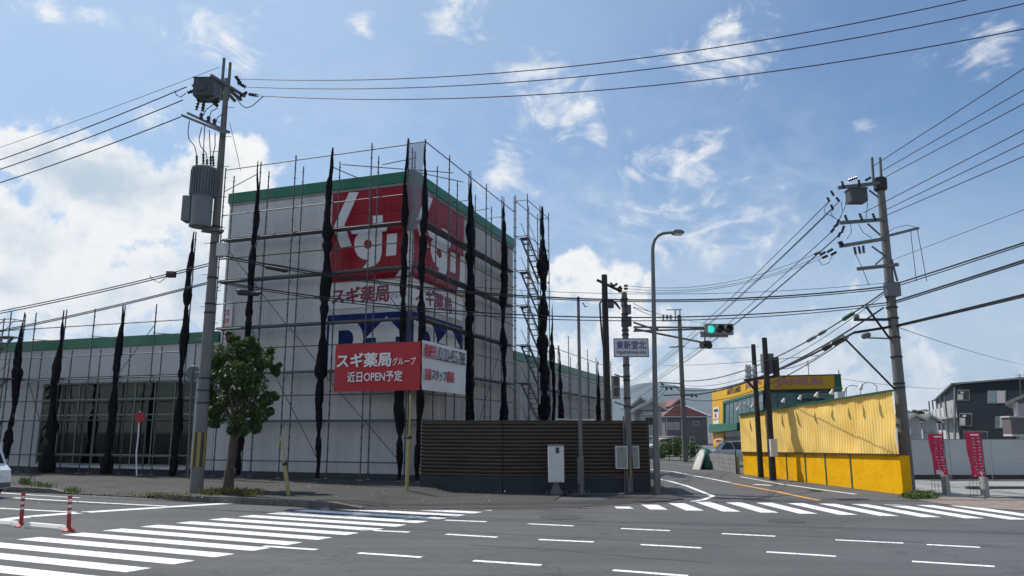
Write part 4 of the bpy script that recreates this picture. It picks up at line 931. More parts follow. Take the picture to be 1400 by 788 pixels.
# name plate
a=d4(838.5,463,-.16); b=d4(887,488.5,-.16); S=thing('street_sign','pale intersection name sign with dark blue characters on the signal pole','sign',(a.x,Y4-.16,b.z))
MB().box(a.x,b.x,Y4-.20,Y4-.16,b.z,a.z).build('plate','signplate',S)
MB().box(a.x,b.x,Y4-.212,Y4-.20,a.z-.025,a.z).box(a.x,b.x,Y4-.212,Y4-.20,b.z,b.z+.025).box(a.x,a.x+.025,Y4-.212,Y4-.20,b.z+.025,a.z-.025).box(b.x-.025,b.x,Y4-.212,Y4-.20,b.z+.025,a.z-.025).build('border','indigo',S)
W_=b.x-a.x;H_=a.z-b.z
put_text(MB(),'東新堂北',(a.x+.08*W_,Y4-.204,b.z+.42*H_),(1,0,0),(0,0,1),.84*W_,.44*H_,.012).build('lettering','indigo',S)
put_text(MB(),'Higashishindo kita',(a.x+.08*W_,Y4-.204,b.z+.12*H_),(1,0,0),(0,0,1),.84*W_,.24*H_,.006).build('lettering','ink_dark',S)
MB().box(a.x+.4*W_,a.x+.6*W_,Y4-.16,Y4-.10,b.z+.1,b.z+.2).build('bracket','steel',S)
# ---- P5 thin steel pole, P6 street lamp
p5=G(795,675,.03); P5=thing('steel_pole','thin plain steel pole between the meter cabinet and the signal pole','pole',(p5.x,p5.y,.03))
ztop=AY(792,406,p5.y).z
MB().tube((p5.x,p5.y,.03),(p5.x,p5.y,1.25),.10,n=10).build('base_sleeve','lampsteel',P5); MB().tube((p5.x,p5.y,1.25),(p5.x,p5.y,ztop),.075,.05,n=10).build('shaft','lampsteel',P5)
MB().box(p5.x-.13,p5.x-.02,p5.y-.14,p5.y+.02,.35,1.2).build('service_box','greypaint',P5)
for sx in (-.25,-.12,.12,.25): MB().tube((p5.x+sx,p5.y-.12,.03),(p5.x+sx,p5.y-.12,.16),.02,n=6).build('anchor_bolt','steel',P5)
q=AY(797,414,p5.y); MB().path([(q.x,q.y,q.z),AY(800,420,p5.y),AY(803,419,p5.y)],.02,5).build('hook','blackmetal',P5)
p6=G(899,675,.03); Y6=p6.y; P6=thing('street_lamp','tall grey street lamp with curved arm at the side street corner','street lamp',(p6.x,Y6,.03))
MB().tube((p6.x,Y6,.03),(p6.x,Y6,1.5),.12,.11,n=12).build('base_sleeve','lampsteel',P6)
pts=[(p6.x,Y6,1.5)]+[tuple(AY(a,b,Y6)) for a,b in ((893.5,400),(892.3,345),(892.8,336),(895,328),(899.5,322.5),(906,319.5),(914,318.5),(921,318))]
MB().path(pts,.07,10,[.10,.075,.065,.062,.06,.06,.055,.05,.045]).build('shaft','lampsteel',P6,smooth=True)
a=AY(919,318.5,Y6);b=AY(935.5,318.5,Y6); MB().prism([(a.x,Y6-.13,a.z+.02),(a.x+.1,Y6-.13,a.z+.09),(b.x-.12,Y6-.13,a.z+.08),(b.x,Y6-.13,a.z),(b.x-.05,Y6-.13,a.z-.06),(a.x,Y6-.13,a.z-.05)],(0,.26,0)).build('lamp_head','lampsteel',P6)
MB().box(a.x+.06,b.x-.08,Y6-.1,Y6+.1,a.z-.085,a.z-.055).build('lens','lampglass',P6)
# ---- meter cabinet
pc=G(760.5,676,.03); wd=.26; C=thing('meter_cabinet','tall beige meter cabinet on a post before the brown fence','cabinet',(pc.x,pc.y,.03))
za,zb=AY(760,659,pc.y).z,AY(760,608,pc.y).z
MB().box(pc.x-.10,pc.x+.08,pc.y-.05,pc.y+.1,.03,za).build('post','greypaint',C); MB().prism([(pc.x-.22,pc.y-.1,.03),(pc.x+.2,pc.y-.1,.03),(pc.x+.1,pc.y-.1,.3),(pc.x-.1,pc.y-.1,.3)],(0,.2,0)).build('foot','greypaint',C)
bd=MB().box(pc.x-wd,pc.x+wd,pc.y-.2,pc.y+.15,za,zb-.04).build('body','cabinet',C); MB().box(pc.x-wd-.02,pc.x+wd+.02,pc.y-.22,pc.y+.17,zb-.04,zb).build('top','greypaint',C)
MB().box(pc.x-wd+.13,pc.x+wd-.02,pc.y-.21,pc.y-.2,za+.03,za+.80).build('door','cabinet',bd); MB().box(pc.x-wd+.13,pc.x+wd-.02,pc.y-.21,pc.y-.2,za+.82,zb-.07).build('door','cabinet',bd)
MB().box(pc.x-.02+.0,pc.x+.10,pc.y-.218,pc.y-.21,za+.93,za+1.12).build('meter_window','darkglass',bd)
for sx in (-.32,-.2,.2,.34): MB().tube((pc.x+sx,pc.y-.12,.03),(pc.x+sx,pc.y-.12,.15),.022,n=6).build('anchor_bolt','steel',C)
# ---- far and middle poles
def small_pole(px_,pyb,pyt,label,r,m='darkpole',Y=None,arms=()):
    Yp=Y if Y else G(px_,pyb).y; b=AY(px_,pyb,Yp); t=AY(px_,pyt,Yp)
    root=thing('utility_pole',label,'utility pole',(b.x,Yp,0)); taper_pole(root,b.x,Yp,0,t.z,r,r*.75,m,n=10)
    for a,c in arms: MB().obox(AY(*a,Yp-.15),AY(*c,Yp-.15),.08,.08).build('crossarm',m if m!='pole' else 'greypaint',root)
    return root,b.x,Yp
P7,X7,Y7=small_pole(937,632,432,'slim concrete utility pole beside the red-roofed house',.19,'pole',arms=(((905,439),(931,438)),((915,475),(936,474)),((900,523),(934,525)),((902,529),(936,530)),((907,541),(950,539))))
for a in (923,929.5): MB().tube(AY(a,424,Y7),AY(a+.5,440,Y7),.04,n=6).build('top_pipe','greypaint',P7)
MB().obox(AY(911,424,Y7),AY(932,423.5,Y7),.06,.06).build('crossarm','greypaint',P7)
MB().obox(AY(921,527,Y7),AY(936,540,Y7),.06,.06).build('arm_brace','greypaint',P7)
mb=MB()
for a,b,c,d_ in [(x,437,x,431) for x in (907,912,917,928)]+[(x,y,x+3,y+3) for x,y in ((904,524),(910,530),(916,530),(950,540),(944,540))]:
    mb=MB(); insulator(mb,AY(a,b,Y7),AY(c,d_,Y7),.09); mb.build('insulator','porcelain',P7)
P8,X8,Y8=small_pole(1040.5,653,471,'dark wooden pole standing before the faded yellow wall, beside a slightly taller one',.135,arms=())
P9,X9,Y9=small_pole(1057,657,462,'dark wooden pole carrying a grey box before the faded yellow wall',.15,arms=())
MB().obox(AY(1018,520,Y9+.4),AY(1060,515,Y9+.2),.5,.10).build('platform','blackmetal',P9); MB().tube(AY(1021,521,Y9+.4),AY(1037,538,Y9+.4),.05,n=6).build('arm_brace','blackmetal',P9)
q=AY(1049,497,Y9+.5); MB().box(q.x-.22,q.x+.22,q.y-.25,q.y+.25,q.z-.42,q.z+.42).build('transformer','trafo',P9); q=AY(1060.5,500,Y9-.1); MB().box(q.x-.1,q.x+.1,q.y-.15,q.y+.15,q.z-.45,q.z+.35).build('switch_box','blackmetal',P9)
for a in (1021,1025,1031): q=AY(a,508,Y9+.4); MB().lathe((q.x,q.y,q.z-.3),[(.06,0),(.10,.1),(.06,.25),(.1,.35),(.05,.6)],8).build('insulator','whitepart',P9)
q=AY(1057.5,612,Y9-.25); MB().box(q.x-.14,q.x+.14,q.y-.1,q.y+.1,q.z-.38,q.z+.35).build('meter_box','cabinet',P9)
P10,_,_=small_pole(1148.5,600,515,'distant thin pole behind the yellow wall floodlights',.16,Y=62,arms=())
MB().tube(AY(1146.5,506,62),AY(1147.5,520,62),.04).build('top_pipe','greypaint',P10)
# ================================================================== OVERHEAD LINES
def wire(p,q,sag,r,label,group,n=22,name='overhead_cable',ext=0.):
    p=Vector(p);q=Vector(q); q=p+(q-p)*(1+ext)
    pts=[]
    for k in range(n+1):
        t=k/n; c=p.lerp(q,t); c.z-=4*sag*t*(1-t); pts.append(c)
    o=MB().path(pts,r,5).build(name,'cable',org=p); tag(o,label,'cable',group); return o
LA='three high power wires from the transformer pole out over the road'
for a,b,sg in (((327,108),(1500,-43),1.05),((336,119),(1500,-18),1.0),((350,131),(1500,19),.95)):
    wire(AY(*a,Y1),AY(*b,18.6),sg,.017,'bare power wire from the transformer pole top out over the road',LA)
LB='wires from the transformer pole away along the shopfront'
for a,b,yb in (((262,116),(-330,320),40),((252,136),(-330,325),40),((249,158),(-330,342),40)): pass
def wleft(a,b,r,sag,label,group,ext=1.6):
    p=AY(*a,Y1); q=AY(*b,Y1+3.3); wire(p,q,sag,r,label,group,ext=ext)
for a,b,r in (((255,119),(0,204),.02),((250,137),(0,217),.02),((247,160),(0,235),.02)): wleft(a,b,r,.5,'power wire from the transformer pole running off along the shopfront',LB)
wleft((300,92),(0,190),.009,.4,'thin earth wire from the transformer pole top running off along the shopfront',None)
LC='twisted cables below the transformer'
for a,b in (((287,360),(0,411)),((287,363),(0,414)),((284,386),(0,437)),((284,388),(0,439))): wleft(a,b,.020,.45,'black communication cable below the transformer, running off along the shopfront',LC)
q=AY(234,375.5,Y1+.9); o=MB().box(q.x-.14,q.x+.14,q.y-.1,q.y+.1,q.z-.1,q.z+.1).path([(q.x-.1,q.y,q.z-.05),(q.x-.4,q.y,q.z-.3),(q.x-.7,q.y+.1,q.z-.15),(q.x-.8,q.y+.1,q.z-.02)],.014,5).build('cable_joint_box','blackmetal',org=q); tag(o,'small black joint box on the cable left of the transformer pole','joint box')
LD='cables crossing the street between the two big poles'
for a,b,sg,r in (((300,349),(1212,392),.95,.026),((300,352),(1212,395),.93,.018),((298,385),(1214,414),.85,.022),((298,387),(1214,417),.9,.016),((300,350),(1212,387),.80,.009)):
    wire(AY(*a,Y1-.25),AY(*b,Y2-.2),sg,r,'black cable slung between the transformer pole and the pole by the yellow wall',LD,n=30)
for a,b in (((362,365),(394,371)),):
    c0_=to_b(AY(*a,Y1)); o=MB().path([AY(a[0]+(b[0]-a[0])*t,a[1]+(b[1]-a[1])*t,Y1-.18) for t in (0,.1,.9,1)],.07,7,[.03,.075,.075,.03]).build('cable_splice','blackmetal',org=AY(*a,Y1)); tag(o,'long black splice sleeve on the upper cable before the white cladding','cable splice')
o=MB().path([AY(a,b,Y1-.18) for a,b in ((324,397),(327,400),(352,402),(358,399))],.09,7,[.04,.11,.09,.04]).build('cable_splice','blackmetal',org=AY(324,397,Y1)); tag(o,'stubby black splice sleeve on the lower cable near the tree','cable splice')
LE='power wires over the side street towards the viewer'
for a,b in (((1191,229),(1400,94)),((1207,233),(1400,123)),((1211,242),(1400,142)),((1181,291),(1400,178)),((1207,289),(1400,196)),((1211,295),(1400,214))):
    wire(AY(*a,Y2),AY(*b,18.6),.0,.014,'bare power wire from the pole by the yellow wall over the near side street',LE,ext=1.2)
LF_='thick cables over the side street towards the viewer'
for a,b,r in (((1226,388),(1400,331),.026),((1228,391),(1400,334),.018),((1224,412),(1400,355),.030),((1226,414),(1400,358),.022),((1226,445),(1400,402),.034),((1226,447),(1400,405),.022)):
    wire(AY(*a,Y2-.2),AY(*b,19.5),.02,r,'thick black cable from the pole by the yellow wall over the near side street',LF_,ext=1.2)
wire(AY(1214,358,Y2),AY(1400,287,19),0,.008,'thin service wire rising from the pole by the yellow wall',None,ext=1.)
LG='power wires following the side street into the distance'
for a,b in (((1133,276),(846,531)),((1138,286),(848,534)),((1147,276),(851,529)),((1136,318),(862,535)),((1145,324),(866,536)),((1151,318),(868,533))):
    wire(AY(*a,Y2-.2),AY(*b,85),.7,.016,'power wire from the pole by the yellow wall down the far side street',LG)
LH='thin wires between signal corner and big pole'
for a,b in (((1113,348),(858,391)),((1122,350),(858,395)),((1124,353),(848,398))): wire(AY(*a,Y2-.2),AY(*b,28.4),.5,.009,'thin wire strung above the traffic light to the dark fence pole',LH)
LI='thick cables sloping down past the twin dark poles'
for a,b,r,sg in (((1212,397),(934,521),.028,.9),((1208,421),(934,534),.034,.9),((1166,456),(934,541),.045,.5),((1160,462),(934,545),.022,.9),((1212,400),(934,527),.014,1.1)):
    wire(AY(*a,Y2-.25),AY(*b,Y7),sg,r,'thick black cable sloping from the yellow-wall pole down past twin dark poles',LI)
def proj(p):
    dz=p.z-H; yc=p.y*CT+dz*ST; return 700+F*p.x/yc
def closure(a,b,sg,xa,xb,r,m,label):
    p=AY(*a,Y2-.25);q=AY(*b,Y7)
    def at(t): c=p.lerp(q,t); c.z-=4*sg*t*(1-t); return c
    def find(x):
        lo,hi=0.,1.
        for _ in range(40):
            md=(lo+hi)/2
            if proj(at(md))>x: lo=md
            else: hi=md
        return lo
    t0,t1=find(xb),find(xa); o=MB().path([at(t0+(t1-t0)*k) for k in (0,.12,.88,1)],r,8,[r*.4,r,r,r*.4]).build('cable_closure',m,org=at(t0)); tag(o,label,'cable closure')
ca=((1212,397),(934,521),.9); cc=((1166,456),(934,541),.5)
closure(*ca,1152,1168,.085,'tealgreen','dull green closure on the upper sloping cable beside the big pole'); closure(*ca,1119,1129,.075,'trafo','shorter grey closure midway on the upper sloping cable'); closure(*ca,1103,1116,.075,'trafo','longer grey closure further down the upper sloping cable')
closure(*cc,1140,1155,.13,'blackmetal','fat black closure on the lowest sloping cable bundle'); closure(*cc,1126,1135,.11,'blackmetal','small black closure below the fat one on the lowest cable bundle')
wire(AY(1167,455,Y2-.25),AY(1218,447,Y2-.2),.0,.05,'short thick cable bundle meeting the pole by the yellow wall',None)
LJ='service wires left of the slim pole'
for a,b,c,d_ in (((866,415),28,(930,440),Y7),((866,421),28,(928,442),Y7),((866,420),28,(985,445),60),((925,475),Y7,(1037,474),Y8),((905,500),Y7,(1120,486),Y2)): wire(AY(*a,b),AY(*c,d_),.1,.012,'thin service wire strung between the signal corner and the slim pole',LJ)
for a,b in (((900,524),(866,545)),((907,531),(872,556)),((912,531),(868,575))): wire(AY(*a,Y7),AY(*b,95),.2,.02,'drop wire leaving the slim pole towards the gabled house',"drop wires to the gabled house")
wire(AY(1148,519,62),AY(1060,545,49),.2,.018,'drop wire from the distant thin pole to the yellow store',None); wire(AY(1150,518,62),AY(1330,532,92),.3,.018,'drop wire from the distant thin pole to the navy flats',None)
wire(AY(1060,505,Y9),AY(1150,463,Y2),.3,.013,'thin looped wire between the grey-box pole and the cable bundle',None)
wire(AY(1226,447,Y2),AY(1410,500,70),.2,.014,'thin wire going off behind the navy flats',None)
# ================================================================== STREET FURNITURE, LEFT
def lane_pole(px_,py_,top,label,tilt):
    b=G(px_,py_); t=AY(top[0],top[1],b.y); d=(t-b); L_=d.length; root=thing('lane_pole',label,'lane pole',(b.x,b.y,0))
    MB().lathe((b.x,b.y,0),[(.13,0),(.13,.02),(.07,.06),(.045,.08)],14).build('base','redplastic',root)
    f=lambda s:b+d*s
    segs=[(.05,.5,'redplastic',.042),(.50,.58,'reflect',.044),(.58,.66,'redplastic',.042),(.66,.74,'reflect',.044),(.74,.82,'redplastic',.042),(.82,.90,'reflect',.044),(.90,1.,'redplastic',.042)]
    for a,c,m_,r_ in segs: MB().tube(f(a),f(c),r_,n=12).build('shaft' if m_=='redplastic' else 'reflective_band',m_,root,smooth=True)
lane_pole(28.5,720.5,(32,673.5),'leaning red lane pole with pale bands between two kerb blocks',0)
lane_pole(93.5,726.5,(96,677.5),'upright red lane pole with pale bands at the crossing end',0)
def lane_block(pa,pb,label):
    a=G(*pa);b=G(*pb); d=(b-a).normalized(); s=Vector((-d.y,d.x,0))
    mb=MB(); vs=[]
    prof=[(-.10,0),(.10,0),(.10,.05),(.06,.11),(-.06,.11),(-.10,.05)]
    for p,k in ((a,.35),(a+d*.12,1),(b-d*.12,1),(b,.35)):
        for o_,z in prof: q=p+s*o_*(.75+.25*k); vs.append((q.x,q.y,z*k))
    n=6; fs=[(5,4,3,2,1,0),tuple(range(18,24))]
    for k in range(3):
        for i in range(n): fs.append((k*n+i,k*n+(i+1)%n,(k+1)*n+(i+1)%n,(k+1)*n+i))
    o=mb.add(vs,fs).build('lane_block','cream',org=a); tag(o,label,'kerb block')
lane_block((34,721),(90,726),'pale concrete lane block lying between the two red lane poles')
lane_block((-30,716),(24,720),'pale concrete lane block beyond the leaning red pole')
# bent yellow guy guards
def guard(px0,px1,pz,label,top):
    b=G(px0,px1,.14); t=AY(*pz,b.y); root=thing('guy_guard',label,'guy wire guard',(b.x,b.y,.1))
    MB().path([b,b.lerp(t,.5),t],.06,10,[.06,.065,.06]).build('sleeve','guard',root); MB().path([t,AY(*top,b.y+.3)],.03,8).build('upper_sleeve','guard',root)
    MB().lathe((t.x,t.y,t.z-.02),[(.05,0),(.085,.02),(.085,.08),(.04,.14)],10).build('collar','blackmetal',root)
guard(394.5,678,(389,636),'leaning yellow guy wire guard on the kerb beside the tree',(384,597))
guard(556,671,(559.5,600),'tall yellow guy wire guard at the corner of the brown fence',(561,540))
# round red sign on a crooked white post
b=G(187,650.5,.2); root=thing('round_sign','small round red sign on a crooked white post before the shop window','sign',(b.x,b.y,.15))
MB().path([b,AY(186.5,620,b.y),AY(189,598,b.y),AY(190.5,575,b.y),AY(191.3,562,b.y)],.035,8).build('post','signwhite',root)
c=AY(191.5,571,b.y-.06); MB().lathe((c.x,c.y,c.z),[(.23,0),(.23,-.015),(.22,-.018)],24,'y').build('disc','redplastic',root)
MB().box(c.x-.12,c.x+.12,c.y-.021,c.y-.019,c.z+.10,c.z+.135).box(c.x-.15,c.x+.15,c.y-.021,c.y-.019,c.z-.10,c.z-.06).obox((c.x-.10,c.y-.02,c.z-.05),(c.x-.03,c.y-.02,c.z+.06),.02,.002).obox((c.x+.10,c.y-.02,c.z-.05),(c.x+.03,c.y-.02,c.z+.06),.02,.002).build('marking','pink',root)
# grey back of a traffic mirror behind the transformer pole
b=G(257,655,.16); c=AY(265,510,b.y); root=thing('traffic_mirror','grey back of a round traffic mirror behind the transformer pole','mirror',(b.x,b.y,.1))
MB().path([b,AY(260,560,b.y),AY(263.5,505,b.y)],.04,8).build('post','lampsteel',root)
MB().lathe((c.x,c.y,c.z),[(.05,.02),(.28,-.03),(.30,-.08),(.28,-.10)],24,'y').build('mirror','greypaint',root); MB().obox((c.x-.02,c.y-.13,c.z-.28),(c.x+.02,c.y-.13,c.z+.15),.05,.03).build('bracket','lampsteel',root)
# white van nose at the frame's left edge
def van():
    dx=BU; dy=BV; f=G(9,688)-dx*1.95
    root=thing('parked_van','white van waiting on the road, only its nose in view','van',(f.x-2,f.y+.6,0))
    def P(x,y,z): q=f-dx*x+dy*y; return (q.x,q.y,z)   # x back from nose, y across
    Wd=1.55; prof=[(0.02,.28),(0,.5),(.05,.85),(.28,1.02),(.75,1.78),(1.0,1.86),(3.3,1.86),(3.4,1.2),(3.38,.3)]
    vs=[P(x,0.,z) for x,z in prof]+[P(x,Wd,z) for x,z in prof]; n=len(prof)
    b=MB().add(vs,[tuple(range(n)),tuple(range(2*n-1,n-1,-1))]+[((i+1)%n,i,n+i,n+(i+1)%n) for i in range(n)]).build('body','carwhite',root)
    MB().add([P(.31,.08,1.045),P(.31,Wd-.08,1.045),P(.73,Wd-.12,1.72),P(.73,.12,1.72)],[(0,1,2,3)]).build('windscreen','darkglass',root).location+=Vector((.012,-.004,.01))
    for y in (.04,Wd-.34): MB().add([P(-.012,y,.62),P(-.012,y+.3,.62),P(.03,y+.3,.84),P(.03,y,.84)],[(3,2,1,0)]).build('headlight','lampglass',root)
    MB().add([P(.25,-.008,.68),P(.05,-.008,.68),P(.09,-.008,.84),P(.25,-.008,.84)],[(0,1,2,3)]).build('headlight','lampglass',root)
    MB().add([P(.8,-.006,1.05),P(.5,-.006,1.05),P(.85,-.006,1.68),P(1.8,-.006,1.68),P(1.8,-.006,1.05)],[(0,1,2,3,4)]).build('window','darkglass',root)
    MB().add([P(-.02,.02,.3),P(-.02,Wd-.02,.3),P(-.02,Wd-.02,.46),P(-.02,.02,.46)],[(0,1,2,3)]).build('bumper','greypaint',root)
    for x in (.62,2.75):
        for y in (-.005,Wd-.17):
            q0=Vector(P(x,y,.28));q1=Vector(P(x,y+.175,.28)); w_=MB().tube(q0,q1,.28,n=20).build('wheel','tyre',root); MB().tube(q0-dy*.006,q1+dy*.006,.17,n=16).build('rim','rim',w_)
van()
# ================================================================== TREE AND WEEDS
def leaf_cloud(mb,centers,n,size,rnd,jit=.5,zflat=1.):
    for _ in range(n):
        c,r=rnd.choice(centers)
        while True:
            d=Vector((rnd.uniform(-1,1),rnd.uniform(-1,1),rnd.uniform(-1,1)))
            if d.length<=1: break
        d=d.normalized()*(d.length**.55)
        p=Vector(c)+Vector((d.x*r,d.y*r,d.z*r*zflat))
        a=Vector((rnd.gauss(0,1),rnd.gauss(0,1),rnd.gauss(0,1))).normalized(); b=a.orthogonal().normalized(); b.rotate(Quaternion(a,rnd.uniform(0,6.28)))
        s=size*rnd.uniform(.6,1.35); cx=a.cross(b)
        mb.add([p-b*s,p+cx*s*.45+a*s*.12,p+b*s,p-cx*s*.45+a*s*.12],[(0,1,2,3)])
def street_tree():
    rnd=random.Random(11); b=G(312,670,.14); Y=b.y
    root=thing('street_tree','small leafy street tree with one bent trunk beside the transformer pole','tree',(b.x,Y,.12))
    at=lambda a,c,dy=0.: AY(a,c,Y+dy)
    tb=MB(); tb.path([b-Vector((0,0,.05)),at(313,650),at(317,625),at(320,600),at(324,580)],.15,9,[.20,.16,.15,.14,.12])
    fork=at(324,580)
    tops=[(300,505,.3),(322,480,-.2),(345,500,.3),(312,535,-.6),(338,545,.5),(365,505,-.1),(290,530,.2)]
    for a,c,dy in tops: tb.path([fork+Vector((0,0,-.1)),fork.lerp(at(a,c,dy),.5)+Vector((rnd.uniform(-.1,.1),0,.05)),at(a,c,dy)],.05,6,[.07,.045,.015])
    tb.path([at(316,615),at(330,590,-.3),at(340,570,-.3)],.04,6,[.05,.03,.015])
    tb.build('trunk','bark',root,smooth=True)
    cl=[]
    for a,c,dy,r in ((322,478,0,.34),(300,485,.2,.36),(345,482,.2,.38),(285,500,0,.26),(362,492,-.1,.3),(376,506,0,.17),(296,520,-.3,.42),(325,510,-.4,.45),(350,525,-.2,.42),(312,545,.3,.42),(287,545,.1,.26),(340,555,.2,.42),(365,545,.1,.26),(300,568,.1,.30),(325,575,-.2,.36),(355,568,.1,.32),(322,530,.5,.5),(310,500,.6,.45),(345,510,.6,.4),(318,465,.1,.20),(340,470,.1,.24),(293,578,.0,.18),(350,585,.1,.2),(283,522,0,.22)):
        cl.append((at(a,c,dy),r))
        for _ in range(3):
            o=Vector((rnd.uniform(-1,1),rnd.uniform(-1,1),rnd.uniform(-1,1)))*r*1.05; cl.append((at(a,c,dy)+o,r*.42))
    mb=MB(); leaf_cloud(mb,cl,36000,.062,rnd); mb.build('crown','leaf',root)
street_tree()
def tuft(mb,c,n,h,rnd,spread=.25):
    for _ in range(n):
        p=Vector(c)+Vector((rnd.gauss(0,spread),rnd.gauss(0,spread*.6),0)); a=rnd.uniform(0,6.28); hh=h*rnd.uniform(.5,1.3); w_=.008+.012*rnd.random()
        lean=Vector((math.cos(a),math.sin(a),0))*hh*rnd.uniform(.2,.7); s=Vector((-math.sin(a),math.cos(a),0))*w_
        mb.add([p-s,p+s,p+lean*.45+Vector((0,0,hh*.7))+s*.6,p+lean+Vector((0,0,hh)),p+lean*.45+Vector((0,0,hh*.7))-s*.6],[(0,1,2,3,4)])
rnd=random.Random(5)
mb=MB()
for k in range(26):
    x=rnd.uniform(280,352); tuft(mb,G(x,674+rnd.uniform(-1,4)+abs(x-312)*.02,.14),30,.17,rnd,.16)
for k in range(18): tuft(mb,G(rnd.uniform(200,262),rnd.uniform(677,682),.10),14,.10,rnd,.14)
for k in range(10): tuft(mb,G(rnd.uniform(110,200),rnd.uniform(674,680),.04),8,.06,rnd,.14)
mb.build('dry_grass','grass',org=G(312,672,.14),kind='stuff',label='dry grass along the kerb and round the tree foot')
mb=MB()
for x,y,n,h in ((33,660,60,.22),(42,662,30,.16),(55,664,35,.16),(65,665,30,.16),(97,671,50,.16),(100,673,30,.14)): tuft(mb,G(x,y+2,.14),n,h,rnd,.14)
mb.build('kerb_weeds','weed',org=G(40,662,.14),kind='stuff',label='bright green weeds on the left kerb')
mb=MB()
for k in range(24): leaf_cloud(mb,[(G(rnd.uniform(1240,1276),rnd.uniform(678,683))+Vector((0,0,.06)),.14)],30,.05,rnd)
for k in range(10): tuft(mb,G(rnd.uniform(1235,1275),rnd.uniform(678,683)),16,.18,rnd,.12)
mb.build('weed_patch','weed',org=G(1258,682),kind='stuff',label='low weeds at the end of the yellow wall')
# scattered rubble on the pavement
def litter():
    mb=MB(); rnd=random.Random(3)
    for _ in range(240):
        g=G(rnd.uniform(20,700),rnd.uniform(652,690),.15); s=rnd.uniform(.015,.05)
        if (g-Vector((-10,26,0))).length>25: continue
        u_=to_b(g)
        if u_.y>-.3: continue
        mb.add([(g.x+s*rnd.uniform(-1,1),g.y+s*rnd.uniform(-1,1),.15+s*rnd.uniform(0,.8)) for _ in range(5)],[(0,1,2),(0,2,3),(0,3,4),(1,2,4),(2,3,4)])
    mb.build('pavement_grit','concrete',org=(-10,27,.15),kind='stuff',label='small rubble scattered on the pavement')
litter()
# ================================================================== YELLOW WALL
ya=Vector((11.37,38.2,0)); yb=Vector((13.05,26.05,0)); yd=(yb-ya).normalized(); yn=Vector((yd.y,-yd.x,0))
if yn.x>0: yn=-yn
YL=(yb-ya).length
def YW(s,o,z): q=ya+yd*s+yn*o; return (q.x,q.y,z)
yw=thing('yellow_wall','long faded yellow ribbed sheet wall on a deep yellow concrete base','wall',ya)
def ztop(s): return 2.86+.56*(s/YL)
def zmid(s): return 1.03+.24*(s/YL)
bays=[0,1.75,3.1,4.4,6.0,7.55,9.3,YL]
for a,b in zip(bays[:-1],bays[1:]):
    vs=[YW(a+.03,0,-.03),YW(b-.03,0,-.03),YW(b-.03,0,zmid(b)),YW(a+.03,0,zmid(a))]+[YW(a+.03,-.35,-.03),YW(b-.03,-.35,-.03),YW(b-.03,-.35,zmid(b)),YW(a+.03,-.35,zmid(a))]
    MB().add(vs,[(0,1,2,3),(7,6,5,4),(0,4,5,1),(1,5,6,2),(2,6,7,3),(3,7,4,0)]).build('base_panel','yblock',yw)
for s in bays[1:-1]: MB().obox(YW(s,.0,-.03),YW(s,.0,zmid(s)+.05),.05,.06,yd).build('post','tealgreen',yw)
MB().obox(YW(0,.02,zmid(0)+.03),YW(YL,.02,zmid(YL)+.03),.12,.05).build('ledge','brown',yw)
# ribbed sheet
vs=[];fs=[]; s0=3.05; n=400
rows_=[0,.12,.3,.5,.7,.88,1]
for i in range(n+1):
    s=s0+(YL-s0)*i/n
    for t in rows_:
        z=zmid(s)+.06+(ztop(s)-zmid(s)-.06)*t
        o_=.013*math.sin(2*math.pi*(s+.04*math.sin(z*2.1)+.03*math.sin(s*1.7))/.17)+.05*noise.noise(Vector((s*.9,z*1.3,0)))+.03*noise.noise(Vector((s*2.3,z*2.6,7)))
        vs.append(YW(s,.06+o_+.015*math.sin(t*9+s),z))
K=len(rows_)
for i in range(n):
    for k in range(K-1): fs.append((i*K+k,(i+1)*K+k,(i+1)*K+k+1,i*K+k+1))
MB().add(vs,fs).build('ribbed_sheet','ywall',yw,smooth='all')
for a,b in ((0,1.02),(1.04,2.06),(2.08,3.04)):
    vs=[YW(a,.05,zmid(a)+.05),YW(b,.05,zmid(b)+.05),YW(b,.05,ztop(b)),YW(a,.05,ztop(a))]; MB().prism(vs,-yn*.04).build('flat_sheet','ywall',yw)
MB().obox(YW(0,.05,ztop(0)+.03),YW(YL,.05,ztop(YL)+.03),.2,.05).build('coping','tealgreen',yw)
MB().obox(YW(0,-.05,ztop(0)*.5+.5),YW(YL,-.05,ztop(YL)*.5+.6),.06,.06).build('rail','steel',yw)
for s in bays[:-1]: MB().obox(YW(s if s else .1,-.12,0),YW(s if s else .1,-.12,ztop(s)-.02),.08,.08,yd).build('back_post','steel',yw)
# floodlights along the coping
FG='floodlights along the yellow wall'
for k,s in enumerate((1.0,2.6,4.2,5.6,7.0,8.3,9.4,10.3,11.3)):
    z=ztop(s)+.05; root=thing('floodlight','small white gooseneck floodlight on the coping of the yellow wall','floodlight',YW(s,.0,z),group=FG)
    MB().path([YW(s,.0,z),YW(s,.0,z+.22),YW(s-.06,.1,z+.34),YW(s-.14,.28,z+.36),YW(s-.2,.42,z+.28)],.013,6).build('arm','lampsteel',root)
    a=Vector(YW(s-.2,.42,z+.30));b=Vector(YW(s-.23,.50,z+.12)); MB().tube(a,b,.04,.085,n=10).build('lamp_shade','cabinet',root)
